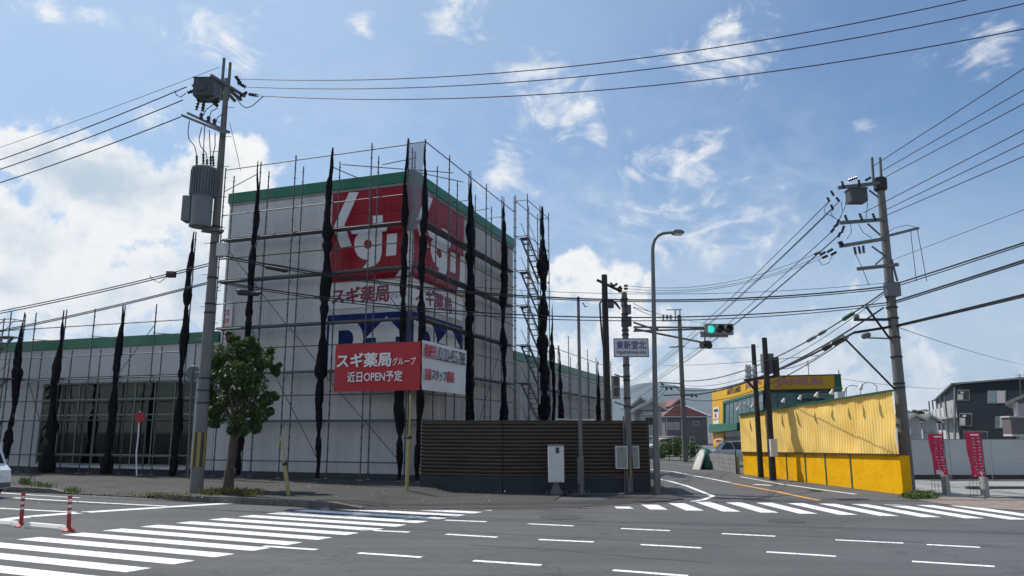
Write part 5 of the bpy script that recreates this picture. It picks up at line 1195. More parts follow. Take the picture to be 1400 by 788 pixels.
# ================================================================== YELLOW STORE
c_l=AY(974,535,64); c_m=AY(1046,516,49.5); c_r=AY(1151.5,512,46.5)
zt_=5.6
ys=thing('yellow_store','yellow and green car shop with big windows and sign band behind the yellow wall','building',(c_m.x,c_m.y,0))
A_=Vector((c_l.x,c_l.y,0));B_=Vector((c_m.x,c_m.y,0));C_=Vector((c_r.x,c_r.y,0))
def face(mb,p,q,za0,za1,zb0,zb1,th,out):  # slab between p,q ; heights at p: za0..za1 ; q: zb0..zb1
    d=(q-p).normalized(); nr=Vector((d.y,-d.x,0))*out
    vs=[(p.x,p.y,za0),(q.x,q.y,zb0),(q.x,q.y,zb1),(p.x,p.y,za1)]; return mb.prism(vs,-nr*th)
zl,zm,zr=c_l.z,c_m.z,c_r.z
back=Vector((c_r.x+3,c_r.y+20,0)); bl_=Vector((c_l.x+8,c_l.y+6,0))
MB().add([(A_.x+.2,A_.y,0),(B_.x+.2,B_.y+.2,0),(C_.x,C_.y+.2,0),(back.x,back.y,0),(bl_.x,bl_.y,0),(A_.x+.2,A_.y,zl-.05),(B_.x+.2,B_.y+.2,zm-.05),(C_.x,C_.y+.2,zr-.05),(back.x,back.y,zr-.05),(bl_.x,bl_.y,zl-.05)],[(0,1,6,5),(1,2,7,6),(2,3,8,7),(3,4,9,8),(4,0,5,9),(5,6,7,8,9)]).build('wall','dkgreen',ys)
def on_face(p,q,s0,s1,za,zb,m,name,proud,th=.1,parent=None,zrel=None):
    d=(q-p); dd=d.normalized(); nr=Vector((dd.y,-dd.x,0))
    a=p+d*s0+nr*proud; b=p+d*s1+nr*proud
    za0,za1=za;zb0,zb1=zb
    return MB().prism([(a.x,a.y,za0),(b.x,b.y,zb0),(b.x,b.y,zb1),(a.x,a.y,za1)],-nr*th).build(name,m,parent or ys)
# left face: A(far) -> B(near); outward normal points left
def zf(y,px_):  # height on the left face at pixel
    t=(px_-974)/(1046-974); 
    return 0
def lz(px_,py_):
    # intersect pixel ray with left face plane
    d=(B_-A_).normalized(); nr=Vector((d.y,-d.x,0)); r=ray(px_,py_); t=A_.dot(nr)/(r.x*nr.x+r.y*nr.y); q=r*t; q.z+=H
    return ((q-A_).dot(d)/(B_-A_).length, q.z)
def lpoly(pts,m,name,proud,th=.08,parent=None):
    d=(B_-A_).normalized(); nr=Vector((d.y,-d.x,0))
    P=[]
    for a,b in pts:
        s,z=lz(a,b); q=A_+(B_-A_)*s+nr*proud; P.append((q.x,q.y,z))
    return MB().prism(P,-nr*th).build(name,m,parent or ys)
nrm=Vector(((B_-A_).normalized().y,-(B_-A_).normalized().x,0)); SG=1 if nrm.x<0 else -1
def LPo(pts,m,name,pr,th=.08,parent=None): return lpoly(pts,m,name,pr*SG,th*SG,parent)
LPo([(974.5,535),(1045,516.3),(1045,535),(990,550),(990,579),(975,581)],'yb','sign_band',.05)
LPo([(975,592),(990,591),(990,608),(976,611)],'yb','pier',.05)
LPo([(990,549),(1045,533.5),(1045,537.5),(991.5,552.5)],'tealgreen','window_head',.14,.2)
LPo([(990,550),(992,552),(992,580),(990,580)],'tealgreen','window_jamb',.12,.2)
LPo([(975,580.5),(1014,578),(1014,588),(975,592)],'tealgreen','canopy',.35,.35)
xs_=[992+ (1044-992)*i/9 for i in range(10)]
for a,b in zip(xs_[:-1],xs_[1:]):
    f_=lambda x: 552.5-(x-992)*.288
    LPo([(a+.35,f_(a)+.3),(b-.35,f_(b)+.3),(b-.35,579),(a+.35,579.5)],'bglass','pane',.04)
LPo([(991.5,590),(1014,588.5),(1014,620),(992,616)],'darkglass','entrance',.04)
for (a,b,c,d_) in ((976.5,557.5,984,573.5),(977,575.5,984,581)): LPo([(a,b),(c,b-1),(c,d_-1),(a,d_)],'signwhite','poster',.08)
LPo([(977.5,560),(983,559.3),(983,563),(977.5,563.6)],'ink_dark','poster_mark',.09,.02); LPo([(978.5,566),(981,565.6),(981,571),(978.5,571.4)],'ink_red','poster_mark',.09,.02)
LPo([(979,600),(988,599.4),(988,606),(979,607)],'signwhite','poster',.08); LPo([(980,601.4),(987.2,601),(987.2,605),(980,605.6)],'redplastic','poster_mark',.09,.02)
# lettering on the left face
def ltext(txt,p00,p10,p01,m,bold=.02):
    s0,z0=lz(*p00);s1,z1=lz(*p10);s2,z2=lz(*p01); nr=nrm*SG*.06
    q0=A_+(B_-A_)*s0+nr+Vector((0,0,z0));q1=A_+(B_-A_)*s1+nr+Vector((0,0,z1));q2=A_+(B_-A_)*s2+nr+Vector((0,0,z2))
    mb=MB()
    for vs,fs,n_ in text_layers(txt,bold): mb.add([q0+(q1-q0)*x+(q2-q0)*y+nrm*SG*n_*.002 for x,y in vs],fs)
    mb.build('sign_lettering',m,ys)
ltext('AUTO LAND',(995.5,540),(1013.5,535.5),(995.5,532.2),'ink_dark')
ltext('JANKAi',(1020,534),(1042,528),(1020,524.5),'mauve')
# front face: B -> C
def rz(px_,py_):
    d=(C_-B_).normalized(); nr=Vector((d.y,-d.x,0)); r=ray(px_,py_); t=B_.dot(nr)/(r.x*nr.x+r.y*nr.y); q=r*t; q.z+=H
    return ((q-B_).dot(d)/(C_-B_).length, q.z)
n2=Vector(((C_-B_).normalized().y,-(C_-B_).normalized().x,0))
if n2.y>0: n2=-n2
def RPo(pts,m,name,pr,th=.08):
    P=[]
    for a,b in pts:
        s,z=rz(a,b); q=B_+(C_-B_)*s+n2*pr; P.append((q.x,q.y,z))
    return MB().prism(P,-n2*th).build(name,m,ys)
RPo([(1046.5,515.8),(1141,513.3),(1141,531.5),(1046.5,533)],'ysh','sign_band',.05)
RPo([(1046,514.2),(1149,511.6),(1149,513),(1046,515.6)],'blackmetal','roof_trim',.08,.3)
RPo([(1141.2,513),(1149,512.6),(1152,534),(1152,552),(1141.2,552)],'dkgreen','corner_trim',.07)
for a,b in ((1047,1063),(1064,1088),(1089,1114),(1115,1140)): RPo([(a,538),(b,537.2),(b,570),(a,570)],'bglass','pane',.03)
RPo([(1090,545.5),(1128,545),(1128,548),(1090,548.5)],'blackmetal','window_rail',.06)
s0,z0=rz(1061,530);s1,z1=rz(1124,529);s2,z2=rz(1061,517)
q0=B_+(C_-B_)*s0+n2*.07+Vector((0,0,z0));q1=B_+(C_-B_)*s1+n2*.07+Vector((0,0,z1));q2=B_+(C_-B_)*s2+n2*.07+Vector((0,0,z2))
mb=MB()
for vs,fs,n_ in text_layers('JANKAi',.035): mb.add([q0+(q1-q0)*x+(q2-q0)*y+n2*n_*.002 for x,y in vs],fs)
mb.build('sign_lettering','mauve',ys)
a=AY(1105.5,512,48.5); b=AY(1104.5,493,48.5); mb=MB().tube((a.x,48.5,a.z-.3),b,.025,n=5)
for z in (494,497,500): q=AY(1105,z,48.5); mb.tube(q-Vector((.12,0,0)),q+Vector((.12,0,0)),.015,n=4)
mb.build('roof_antenna','steel',ys)
q=AY(1151,541,46); MB().box(q.x-.25,q.x+.2,q.y,q.y+.5,q.z-.2,q.z+.22).build('wall_fan','cabinet',ys)
# car parked by the store and grey block wall
def car(px_,py_,Y,ang,m,label,L_=4.2):
    c=AY(px_,py_,Y); c.z=0; d=Vector((math.cos(ang),math.sin(ang),0)); s=Vector((-d.y,d.x,0)); root=thing('parked_car',label,'car',c)
    def P(x,y,z): q=c+d*x+s*y; return (q.x,q.y,z)
    prof=[(-L_/2,.35),(-L_/2+.02,.85),(-L_/2+.25,.95),(-L_/2+.75,1.42),(-.2,1.5),(.55,1.42),(1.15,.98),(L_/2-.15,.86),(L_/2,.6),(L_/2,.35)]
    n=len(prof); vs=[]
    for w_ in (-.82,.82): vs+=[P(x,w_*(.86 if z>1.2 else 1),z) for x,z in prof]
    MB().add(vs,[tuple(range(n)),tuple(range(2*n-1,n-1,-1))]+[((i+1)%n,i,n+i,n+(i+1)%n) for i in range(n)]).build('body',m,root)
    for w_ in (-1,1):
        MB().add([P(-L_/2+.55,.815*w_,.98),P(1.05,.815*w_,.98),P(.5,.73*w_,1.38),P(-.2,.73*w_,1.45),P(-L_/2+.85,.73*w_,1.38)],[(0,1,2,3,4)]).build('window','darkglass',root)
        for x in (-L_/2+.8,L_/2-.8):
            q0=Vector(P(x,w_*.62,.31));q1=Vector(P(x,w_*.84,.31)); wh=MB().tube(q0,q1,.31,n=18).build('wheel','tyre',root); MB().tube(q0,q1+(q1-q0)*.03,.19,n=14).build('rim','rim',wh)
    MB().add([P(1.13,-.72,1.0),P(1.13,.72,1.0),P(.58,.66,1.41),P(.58,-.66,1.41)],[(0,1,2,3)]).build('windscreen','darkglass',root).location+=d*.015+Vector((0,0,.012))
    MB().add([P(-L_/2+.28,-.72,.98),P(-L_/2+.28,.72,.98),P(-L_/2+.74,.66,1.41),P(-L_/2+.74,-.66,1.41)],[(3,2,1,0)]).build('rear_window','darkglass',root).location+=-d*.015+Vector((0,0,.012))
    for w_ in (-.6,.6): MB().add([P(L_/2+.004,w_-.18,.62),P(L_/2+.004,w_+.18,.62),P(L_/2-.06,w_+.18,.8),P(L_/2-.06,w_-.18,.8)],[(0,1,2,3)]).build('headlight','lampglass',root)
car(1022,628,47.5,R(-12),'carsilver','silver car parked before the yellow store behind the grey block wall',4.3)
ba,bb=G(969,641.5),G(1010,648)
bw=thing('block_wall','low grey concrete block wall at the side street before the parked car','wall',ba)
nb=5
for r_ in range(4):
    for k in range(nb):
        a=ba.lerp(bb,(k+.01)/nb); b=ba.lerp(bb,(k+.99)/nb); MB().obox((a.x,a.y,.115+r_*.215),(b.x,b.y,.115+r_*.215),.15,.205).build('block','block',bw)
o=MB().path([G(1007,648)+Vector((0,0,0)),G(1007,648)+Vector((0,0,1.1)),G(1003,646)+Vector((0,0,1.45)),G(990,644.5)+Vector((0,0,1.55))],.03,7).build('bent_rail','blackmetal',org=G(1007,648)); tag(o,'thin dark bent rail at the end of the grey block wall','rail')
b=G(957,642); o=MB().prism([(b.x-.35,b.y+.3,0),(b.x-.1,b.y-.3,0),(b.x+.15,b.y-.35,.75),(b.x+.2,b.y-.2,1.0),(b.x+.1,b.y+.2,1.05),(b.x-.1,b.y+.3,.8)],(.08,.03,0)).build('leaning_board','cream',org=b); tag(o,'cream board leaning at the street edge beside a dark green cover','board')
b=G(966,642)
def lump(name,c,rx,ry,rz_,m,label,cat,seed):
    mb=MB(); vs=[];fs=[];n=14;K=8
    for k in range(K+1):
        for i in range(n):
            a=2*math.pi*i/n; rr=1+.22*noise.noise(Vector((math.cos(a)*1.5,math.sin(a)*1.5+seed,k*.4)))
            e=(k/K)*math.pi/2; vs.append((c[0]+rx*rr*math.cos(e)*math.cos(a),c[1]+ry*rr*math.cos(e)*math.sin(a),c[2]+rz_*math.sin(e)))
    for k in range(K):
        for i in range(n): fs.append((k*n+i,k*n+(i+1)%n,(k+1)*n+(i+1)%n,(k+1)*n+i))
    fs+=[tuple(range(n-1,-1,-1)),tuple(range(K*n,K*n+n))]
    o=mb.add(vs,fs).build(name,m,org=c,smooth='all'); tag(o,label,cat)
lump('covered_scooter',(b.x+.1,b.y+.6,0),.55,.9,1.15,'dkgreen','dark green covered scooter beside the grey block wall','covered scooter',3)
# ================================================================== HOUSES AT THE END OF THE SIDE STREET
def at_plane_box(Y,x0,x1,y0,y1):
    a=AY(x0,y0,Y);b=AY(x1,y1,Y); return a.x,b.x,min(a.z,b.z),max(a.z,b.z)
def win(root,Y,x0,x1,y0,y1,frame='trimwhite',g='darkglass',split=1):
    X0,X1_,Z0_,Z1_=at_plane_box(Y,x0,x1,y0,y1); f=.08
    w_=MB().box(X0,X1_,Y-.06,Y+.02,Z1_-f,Z1_).box(X0,X1_,Y-.06,Y+.02,Z0_,Z0_+f).box(X0,X0+f,Y-.06,Y+.02,Z0_+f,Z1_-f).box(X1_-f,X1_,Y-.06,Y+.02,Z0_+f,Z1_-f).build('window',frame,root)
    for k in range(split):
        a=X0+f+(X1_-X0-2*f)*k/split;b=X0+f+(X1_-X0-2*f)*(k+1)/split; MB().box(a+.02,b-.02,Y-.02,Y-.01,Z0_+f,Z1_-f).build('pane',g,w_)
# red-roofed house
Yh=118.; hb=thing('house','brown-grey house with red tiled hip roof at the end of the side street','house',AY(937,606,Yh))
X0,X1_,_,_=at_plane_box(Yh,909,968,570,606); ze=AY(930,570,Yh).z
MB().box(X0,X1_,Yh,Yh+8,-.5,ze).build('wall','housegrey',hb)
rx0,rx1=X0-.5,X1_+.5; zr_=AY(930,554,Yh+3).z
mb=MB(); a_=[(rx0,Yh-.5,ze),(rx1,Yh-.5,ze),(rx1,Yh+8.5,ze),(rx0,Yh+8.5,ze)]; r0=(X0+2.6,Yh+4,zr_);r1=(X0+3.6,Yh+4,zr_)
mb.add(a_+[r0,r1],[(0,1,5,4),(1,2,5),(2,3,4,5),(3,0,4),(3,2,1,0)]); rf=mb.build('roof','tilered',hb)
# tile courses on the near slope
for k in range(9):
    t=k/9; p=Vector(a_[0]).lerp(Vector(r0),t);q=Vector(a_[1]).lerp(Vector(r1),t); MB().obox(p+Vector((0,-.03,.05)),q+Vector((0,-.03,.05)),.12,.09).build('tile_course','tilered',rf)
MB().obox(Vector(a_[1])+Vector((0,0,.08)),Vector(r1)+Vector((0,0,.12)),.25,.2).build('hip_ridge','trimwhite',rf); MB().obox((rx0,Yh-.55,ze-.02),(rx1,Yh-.55,ze-.02),.12,.14).build('gutter','trimwhite',rf)
win(hb,Yh,912,929,577.5,587.5,'trimwhite','houselight',2); win(hb,Yh,947.5,955.5,576.5,582); win(hb,Yh,943,950,597.5,604,split=2)
MB().tube((X0+.2,Yh-.08,0),(X0+.2,Yh-.08,ze),.06,n=6).build('downpipe','trimwhite',hb)
# dormer / second gable behind it
Yd=128.; X0d,X1d,_,_=at_plane_box(Yd,918,938,553,575); zd=AY(928,556,Yd).z; zk=AY(926,547.5,Yd).z
hd=thing('house','dark gabled house rising behind the red hip roof','house',((X0d+X1d)/2,Yd,0))
MB().prism([(X0d,Yd,0),(X1d,Yd,0),(X1d,Yd,zd),((X0d+X1d)/2,Yd,zk),(X0d,Yd,zd)],(0,7,0)).build('wall','housegrey',hd)
for sx,xx in ((-1,X0d-.4),(1,X1d+.4)): MB().prism([((X0d+X1d)/2,Yd-.4,zk+.12),(xx,Yd-.4,zd-.1),(xx,Yd-.4,zd+.12),((X0d+X1d)/2,Yd-.4,zk+.38)],(0,8,0)).build('roof','tilered',hd); 
MB().obox(((X0d+X1d)/2,Yd-.45,zk+.2),(X1d+.4,Yd-.45,zd),.06,.25).obox(((X0d+X1d)/2,Yd-.45,zk+.2),(X0d-.4,Yd-.45,zd),.06,.25).build('verge_board','trimwhite',hd)
o_=at_plane_box(Yd+1,898,919,549,575); hr=thing('house','low house wing with long red tiled roof behind the street lamp','house',(o_[0],Yd+1,0))
MB().box(o_[0]+.2,o_[1],Yd+3,Yd+9,0,AY(905,556,Yd+1).z).build('wall','housewhite',hr)
MB().prism([(o_[0]-.5,Yd+2,AY(905,557,Yd+1).z),(o_[0]-.5,Yd+6,AY(905,549,Yd+1).z),(o_[0]-.5,Yd+10,AY(905,557,Yd+1).z)],(o_[1]-o_[0]+1,0,0)).build('roof','tilered',hr)
# grey gabled house
Yg=98.; hg=thing('house','light grey gabled house with grey tile roof beyond the brown fence','house',AY(885,606,Yg))
X0,X1_,_,_=at_plane_box(Yg,867,905,560,606); ze=AY(885,563,Yg).z
MB().box(X0,X1_,Yg,Yg+8,0,ze).build('wall','houselight',hg)
def gable(root,Y,xl,xm,xr,ye,yk,m_wall,m_roof,dep=7.,over=.35):
    a=AY(xl,ye,Y);k=AY(xm,yk,Y);b=AY(xr,ye,Y)
    MB().prism([(a.x,Y,a.z),(b.x,Y,b.z),(k.x,Y,k.z)],(0,dep,0)).build('gable',m_wall,root)
    for e in (a,b):
        sx=-over if e is a else over
        rf=MB().prism([(k.x,Y-over,k.z+.04),(e.x+sx,Y-over,e.z-.12),(e.x+sx,Y-over,e.z+.1),(k.x,Y-over,k.z+.28)],(0,dep+over*2,0)).build('roof',m_roof,root)
        MB().obox((k.x,Y-over-.05,k.z+.1),(e.x+sx,Y-over-.05,e.z-.05),.06,.22).build('verge_board','trimwhite',rf)
gable(hg,Yg-.4,863,875,892,557,544.5,'houselight','tilegrey'); gable(hg,Yg-2,868,890,909,561,549.5,'houselight','tilegrey',6)
X0,X1_,_,_=at_plane_box(Yg-2,878,906,562,606); MB().box(X0,X1_,Yg-1.95,Yg,0,AY(890,562,Yg-2).z).build('bay_wall','houselight',hg)
win(hg,Yg-2,881,897,570,582,split=3); win(hg,Yg-.4,872.5,878,552,556,split=2)
MB().obox(AY(879,566.5,Yg-2.1),AY(899,566.5,Yg-2.1),.3,.2).build('shutter_box','trimwhite',hg)
# carport, block wall and clutter in front of the houses
Yc_=72.; c0_=AY(900,598,Yc_); cpt=thing('carport','pale flat carport roof on thin posts before the red-roofed house','carport',(c0_.x,Yc_,0))
X0,X1_,Za,Zb=at_plane_box(Yc_,887,935,597,602); MB().box(X0,X1_,Yc_,Yc_+5,Za,Zb).build('roof','houselight',cpt)
for x in (X0+.2,(X0+X1_)/2,X1_-.2): MB().tube((x,Yc_+.2,0),(x,Yc_+.2,Za),.05,n=6).build('post','steel',cpt)
for (x0,x1,y0,lab,m_,Yw) in ((888,910,611,'rough grey garden wall under the carport','block',60.),(941,966,615,'low pale garden wall beneath the small house window','houselight',63.)):
    X0,X1_,Za,Zb=at_plane_box(Yw,x0,x1,y0,640); root=thing('garden_wall',lab,'wall',(X0,Yw,0)); nbk=max(3,int((X1_-X0)/.4)); hh=at_plane_box(Yw,x0,x1,y0,640)[3]
    for r_ in range(max(2,int(hh/.2))):
        for k in range(nbk): MB().box(X0+(X1_-X0)*k/nbk+.006,X0+(X1_-X0)*(k+1)/nbk-.006,Yw,Yw+.15,r_*.2+.005,r_*.2+.195).build('block',m_,root)
rnd=random.Random(9)
def shrub(px_,pyb,Y,w_,h_,label,n=500,m='leaf',seed=1,size=.09):
    r_=random.Random(seed); b=AY(px_,pyb,Y); b.z=0; root=thing('shrub',label,'shrub',b)
    MB().path([(b.x,Y,0),(b.x+.05,Y,h_*.5)],.03,5).build('stem','bark',root); mb=MB(); cl=[((b.x+r_.uniform(-.4,.4)*w_,Y+r_.uniform(-.4,.4)*w_,h_*r_.uniform(.35,.8)),w_*r_.uniform(.3,.5)) for _ in range(7)]
    leaf_cloud(mb,cl,n,size,r_); mb.build('foliage',m,root)
shrub(915,628,57,1.2,1.5,'bushy dark shrub beneath the carport roof',900,seed=2); shrub(930,629,56,.9,1.7,'tall dark shrub at the foot of the slim pole',800,seed=3); shrub(945,632,55,1.1,1.3,'round dark shrub right of the slim pole',800,seed=4); shrub(904,626,58,.8,1.1,'small shrub by the rough garden wall',500,seed=5)
car(906,622,66,R(200),'carwhite','white car standing under the carport roof',3.6)
# ================================================================== RIGHT SIDE
Yf=33.6
pf=thing('panel_fence','pale grey site fence of two rows of flat panels beyond the parking lot','fence',AY(1245,657,Yf))
x0=AY(1240,600,Yf).x; zt0=AY(1300,601.5,Yf).z; zm0=AY(1300,625,Yf).z; zb0=AY(1300,649.5,Yf).z
for k in range(16):
    a=x0+k*1.8
    for (z0,z1) in ((zb0,zm0-.006),(zm0+.006,zt0)): MB().box(a+.006,a+1.794,Yf,Yf+.04,z0,z1).build('panel','fencewhite',pf)
    MB().box(a-.03,a+.03,Yf+.041,Yf+.10,0,zt0-.01).build('post','steel',pf)
MB().box(x0,x0+29,Yf-.015,Yf+.06,zt0,zt0+.03).build('top_rail','frame',pf)
MB().box(x0,x0+29,Yf+.3,Yf+.4,0,zb0+.1).build('gap_shade_strip','blackmetal',pf)  # black strip paints in the shade of the open gap below the panels
# kerb bar on the lot
o=MB().box(16.6,26,25.9+2.6,26.05+2.6,.01,.10).build('parking_kerb','kerb',org=(17,28.5,0)); tag(o,'long low kerb in the parking lot before the site fence','kerb')
def flag(xa,ya,top,bot,xl,xr,label,seed):
    b=G(xa,ya); Y=b.y; root=thing('banner_flag',label,'banner flag',(b.x,Y,0)); d=lambda a,c,dy=0.:AY(a,c,Y+dy)
    zt_=d(xa,top).z; zb_=d(xa,bot).z; X0,X1_=d(xl,600).x,d(xr,600).x
    MB().tube((X1_+.03,Y,.3),(X1_+.03,Y,zt_+.06),.014,n=6).build('pole','steel',root); MB().tube((X1_+.06,Y,zt_+.03),(X0-.05,Y,zt_+.03),.012,n=6).build('cross_rod','steel',root)
    vs=[];fs=[];nx_,nz_=6,16
    for j in range(nz_+1):
        for i in range(nx_+1):
            s=i/nx_;t=j/nz_; z=zb_+(zt_-zb_)*t; vs.append((X0+(X1_-X0)*s+.10*(1-t)*(1-s*.6)+.02*math.sin(t*7+seed),Y+.05*math.sin(t*8+s*4+seed)*(1-s*.7),z))
    for j in range(nz_):
        for i in range(nx_): fs.append((j*(nx_+1)+i,j*(nx_+1)+i+1,(j+1)*(nx_+1)+i+1,(j+1)*(nx_+1)+i))
    f_=MB().add(vs,fs).build('flag','pink',root,smooth='all')
    r_=random.Random(seed); mb=MB()
    for c_ in range(2):
        for k in range(13):
            t=.93-k*.07; zc=zb_+(zt_-zb_)*t; sx=X0+(X1_-X0)*(.36+.36*c_)+.10*(1-t)*(1-(.36+.36*c_)*.6)+.02*math.sin(t*7+seed); h_=(zt_-zb_)*.022; yy=Y-.07
            if k==0 and c_==0: mb.box(sx-.05,sx+.22,yy,yy+.002,zc-h_*.8,zc+h_*.8)
            elif k>0:
                for _ in range(3): mb.box(*sorted((sx+r_.uniform(-.045,.0),sx+r_.uniform(.01,.05))),yy,yy+.002,*sorted((zc+r_.uniform(-h_,0),zc+r_.uniform(0,h_)*.4)))
    mb.build('lettering','ink_white',f_)
    # concrete stand, two green mesh sides
    MB().box(X1_-.07,X1_+.07,Y-.05,Y+.22,0,.62).build('stand','concrete',root); MB().box(X1_-.32,X1_-.08,Y-.02,Y+.0,.66,.80).build('knot','signwhite',root)
    m_=MB()
    for k in range(5): m_.tube((X1_-.55+k*.11,Y-.06,.0),(X1_-.55+k*.11,Y-.06,.6),.006,n=4)
    for z in (.05,.25,.45,.6): m_.tube((X1_-.57,Y-.06,z),(X1_-.08,Y-.06,z),.006,n=4)
    m_.build('wire_guard','tealgreen',root)
flag(1286,676.5,593.5,649.5,1269,1288.5,'pink banner flag with faint white lettering beside the weed patch',1.)
flag(1337,680,590.5,652,1319,1340.5,'pink banner flag with bolder white lettering out on the dirt verge',2.5)
# navy flats
fa=AY(1305.5,526,93);fb_=AY(1420,517,84);fc=AY(1280.5,549,112)
nf=thing('apartment_block','dark navy three-storey flats with white balcony panels behind the site fence','building',(fa.x,fa.y,0))
A=Vector((fa.x,fa.y,0));B=Vector((fb_.x,fb_.y,0));C=Vector((fc.x,fc.y,0)); D=C+(B-A)
def q3(v,z): return (v.x,v.y,z)
MB().add([q3(A,0),q3(B,0),q3(D,0),q3(C,0),q3(A,fa.z),q3(B,fb_.z),q3(D,fc.z+1),q3(C,fc.z)],[(0,1,5,4),(1,2,6,5),(2,3,7,6),(3,0,4,7),(4,5,6,7)]).build('wall','navy',nf)
MB().obox((fa.x-.1,fa.y-.3,fa.z+.1),(fb_.x,fb_.y-.3,fb_.z+.1),.5,.18).obox((fa.x-.2,fa.y-.1,fa.z+.1),(fc.x-.2,fc.y,fc.z+.1),.5,.18).build('roof_edge','greypaint',nf)
dAB=(B-A).normalized(); nAB=Vector((dAB.y,-dAB.x,0)); 
if nAB.y>0: nAB=-nAB
def front_rect(x0,x1,y0,y1,m,pr,th,name,parent):
    P=[]
    for a,b in ((x0,y1),(x1,y1),(x1,y0),(x0,y0)):
        r=ray(a,b); t=A.dot(nAB)/(r.x*nAB.x+r.y*nAB.y); q=r*t+nAB*pr; q.z+=H; P.append(q)
    return MB().prism(P,-nAB*th).build(name,m,parent)
for (x0,x1,y0,y1) in ((1350.5,1376,534,552),(1361,1373,569.5,586)):
    w_=front_rect(x0,x1,y0,y1,'frame',.06,.05,'window',nf); xm=(x0+x1)/2
    front_rect(x0+1.2,xm-.3,y0+1,y1-1.2,'bglass',.09,.02,'pane',w_); front_rect(xm+.3,x1-1.2,y0+1,y1-1.2,'houselight',.09,.02,'pane',w_)
for (x0,x1,y0,y1) in ((1309,1326,533,548),(1312,1329.5,565,583)):
    w_=front_rect(x0,x1,y0,y1,'frame',.05,.05,'balcony_opening',nf); front_rect(x0+1,x1-1.3,y0+1.5,y1-1.3,'sigoff',.08,.02,'recess',w_); front_rect(x0+1.2,x0+8.5,y0+6.5,y1-1.4,'concrete',.11,.02,'panel',w_); front_rect(x0+5,x0+9.5,y0+2.6,y0+5,'trimwhite',.11,.02,'air_conditioner',w_)
w_=front_rect(1318,1351,590,600,'frame',.05,.05,'window',nf); front_rect(1319,1349.5,591.3,600,'darkglass',.08,.02,'pane',w_)
front_rect(1304.3,1306.8,529,602,'frame',.10,.15,'corner_post',nf)
dAC=(C-A); nAC=Vector((dAC.y,-dAC.x,0)).normalized()
if nAC.x>0: nAC=-nAC
def side_rect(s0,s1,t0,t1,z0,z1,m,pr,th,name):
    a=A+dAC*s0+nAC*pr;b=A+dAC*s1+nAC*pr; return MB().prism([(a.x,a.y,z0),(b.x,b.y,z0),(b.x,b.y,z1),(a.x,a.y,z1)],-nAC*th).build(name,m,nf)
side_rect(.03,.97,0,0,.0,5.9,'houselight',.03,.05,'gallery_wall')
for z0 in (.9,3.7):
    side_rect(.02,.98,0,0,z0-.12,z0,'trimwhite',1.2,1.2,'gallery_floor')
    for k in range(4): side_rect(.10+k*.22,.24+k*.22,0,0,z0+.05,z0+1.25,'trimwhite',1.25,.08,'balcony_panel')
    for k in range(5): side_rect(.03+k*.225,.055+k*.225,0,0,z0,z0+2.6,'greypaint',1.2,.15,'gallery_post')
q=AY(1394.5,540,83); mb=MB().tube((q.x,83,5),AY(1394,512,83),.05,n=5)
for y in (513,516,519): p=AY(1394,y,83); mb.tube(p-Vector((.5,0,0)),p+Vector((.5,0,0)),.03,n=4)
mb.build('roof_antenna','steel',nf)
# white house at the right edge
Yw=56.; wh=thing('house','white house corner with tiled eave and dark balcony beside the navy flats','house',AY(1392,606,Yw))
a=AY(1384,552,Yw);X0=a.x
MB().prism([(X0,Yw,0),(X0+6,Yw,0),(X0+6,Yw,a.z),(X0,Yw,a.z)],(4.4,6,0)).build('wall','housewhite',wh)
e0=AY(1374,554,Yw-1); MB().prism([(e0.x,Yw-1,e0.z),(e0.x+5,Yw-1,e0.z+2.0),(e0.x+5,Yw-1,e0.z+2.22),(e0.x,Yw-1,e0.z+.2)],(5.6,8,0)).build('roof','houselight',wh)
X0b,X1b,Zb0,Zb1=at_plane_box(Yw-1,1381,1404,571,594); MB().box(X0b,X1b,Yw-1,Yw-.02,Zb0,Zb1).build('balcony','housegrey',wh); MB().box(X0b-.08,X1b,Yw-1.06,Yw-.02,Zb1,Zb1+.1).box(X0b-.02,X1b,Yw-1.03,Yw-.02,Zb0-.14,Zb0).build('balcony_trim','trimwhite',wh)
X0b,X1b,Z0b,Z1b=at_plane_box(Yw,1386,1394,556,568); MB().box(X0b,X1b,Yw-.02,Yw-.005,Z0b,Z1b).build('screen','concrete',wh)
MB().box(AY(1396,600,Yw-1).x,AY(1399,600,Yw-1).x,Yw-.9,Yw-.6,0,AY(1396,550,Yw-1).z).build('column','trimwhite',wh)
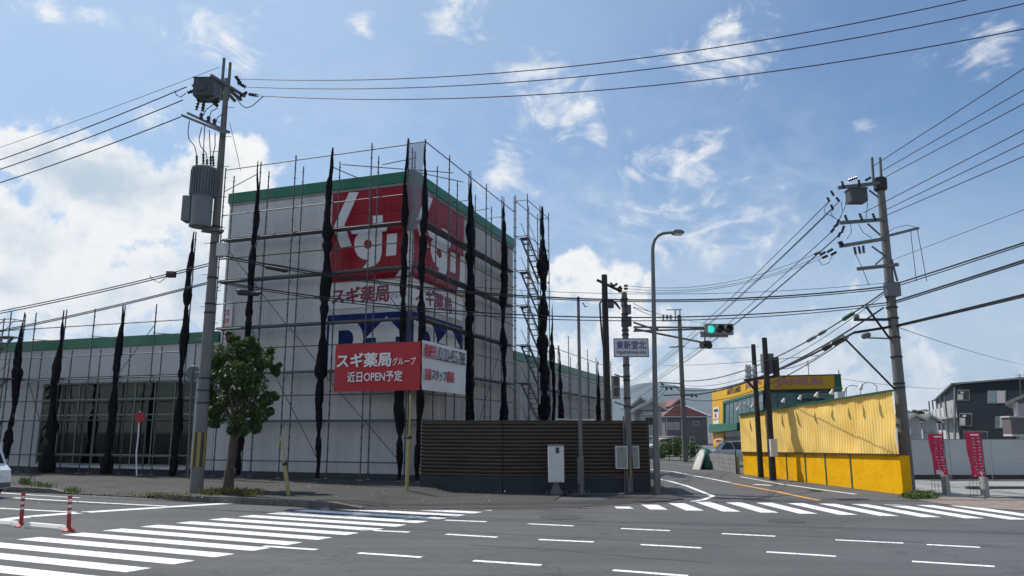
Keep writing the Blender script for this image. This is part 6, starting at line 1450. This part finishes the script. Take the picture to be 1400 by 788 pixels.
# small pale houses
for i,(xl,xr,ye,yk,xm,Y,lab) in enumerate(((1241,1262,574,568.5,1250,78,'small pale house with two tiny windows just right of the big pole'),(1259,1284,577,569.5,1271,84,'small pale gabled house against the navy flats'))):
    h_=thing('house',lab,'house',(AY(xm,600,Y).x,Y,0)); X0,X1_,_,_=at_plane_box(Y,xl+1,xr-1,ye,606); MB().box(X0,X1_,Y,Y+6,0,AY(xm,ye,Y).z).build('wall','housewhite',h_)
    gable(h_,Y-.02,xl,xm,xr,ye,yk,'housewhite','tilegrey',6,.3)
    for x in ((xm-6,xm-2.5),(xm+3,xm+6.5)): win(h_,Y-.03,x[0],x[1],587,594)
# dark tree above them
def far_tree(px_,pyt,pyb,Y,wpx,label,seed,n=2600):
    r_=random.Random(seed); t=AY(px_,pyt,Y); b=AY(px_,pyb,Y); root=thing('tree',label,'tree',(t.x,Y,0)); h_=t.z-b.z; w_=wpx/1048*Y
    MB().path([(t.x,Y,0),(t.x+.2,Y,b.z+.3*h_),(t.x,Y,t.z-.3*h_)],.2,7,[.3,.22,.08]).build('trunk','bark',root)
    cl=[((t.x+r_.uniform(-.5,.5)*w_,Y+r_.uniform(-1.5,1.5),b.z+h_*r_.uniform(.1,.85)),r_.uniform(.12,.25)*w_) for _ in range(26)]
    mb=MB(); leaf_cloud(mb,cl,n,.16,r_,zflat=.7); mb.build('crown','leaf',root)
far_tree(1250,561,585,97,30,'dark green tree top showing above the small pale houses',21)
# more rooftops are hidden; the air itself

def make_haze():
    m=bpy.data.materials.new('haze'); m.use_nodes=True; nt=m.node_tree; nt.nodes.clear(); o=nt.nodes.new('ShaderNodeOutputMaterial'); v=nt.nodes.new('ShaderNodeVolumePrincipled')
    v.inputs['Color'].default_value=(.62,.78,1.,1); v.inputs['Density'].default_value=HAZE; v.inputs['Anisotropy'].default_value=.0; nt.links.new(v.outputs[0],o.inputs['Volume'])
    MB().box(-4600,4600,-320,5300,-2,330).build('haze',m,org=(0,0,-2),kind='stuff',label='thin blue summer haze in the air')
HAZE=1.1e-4
make_haze()
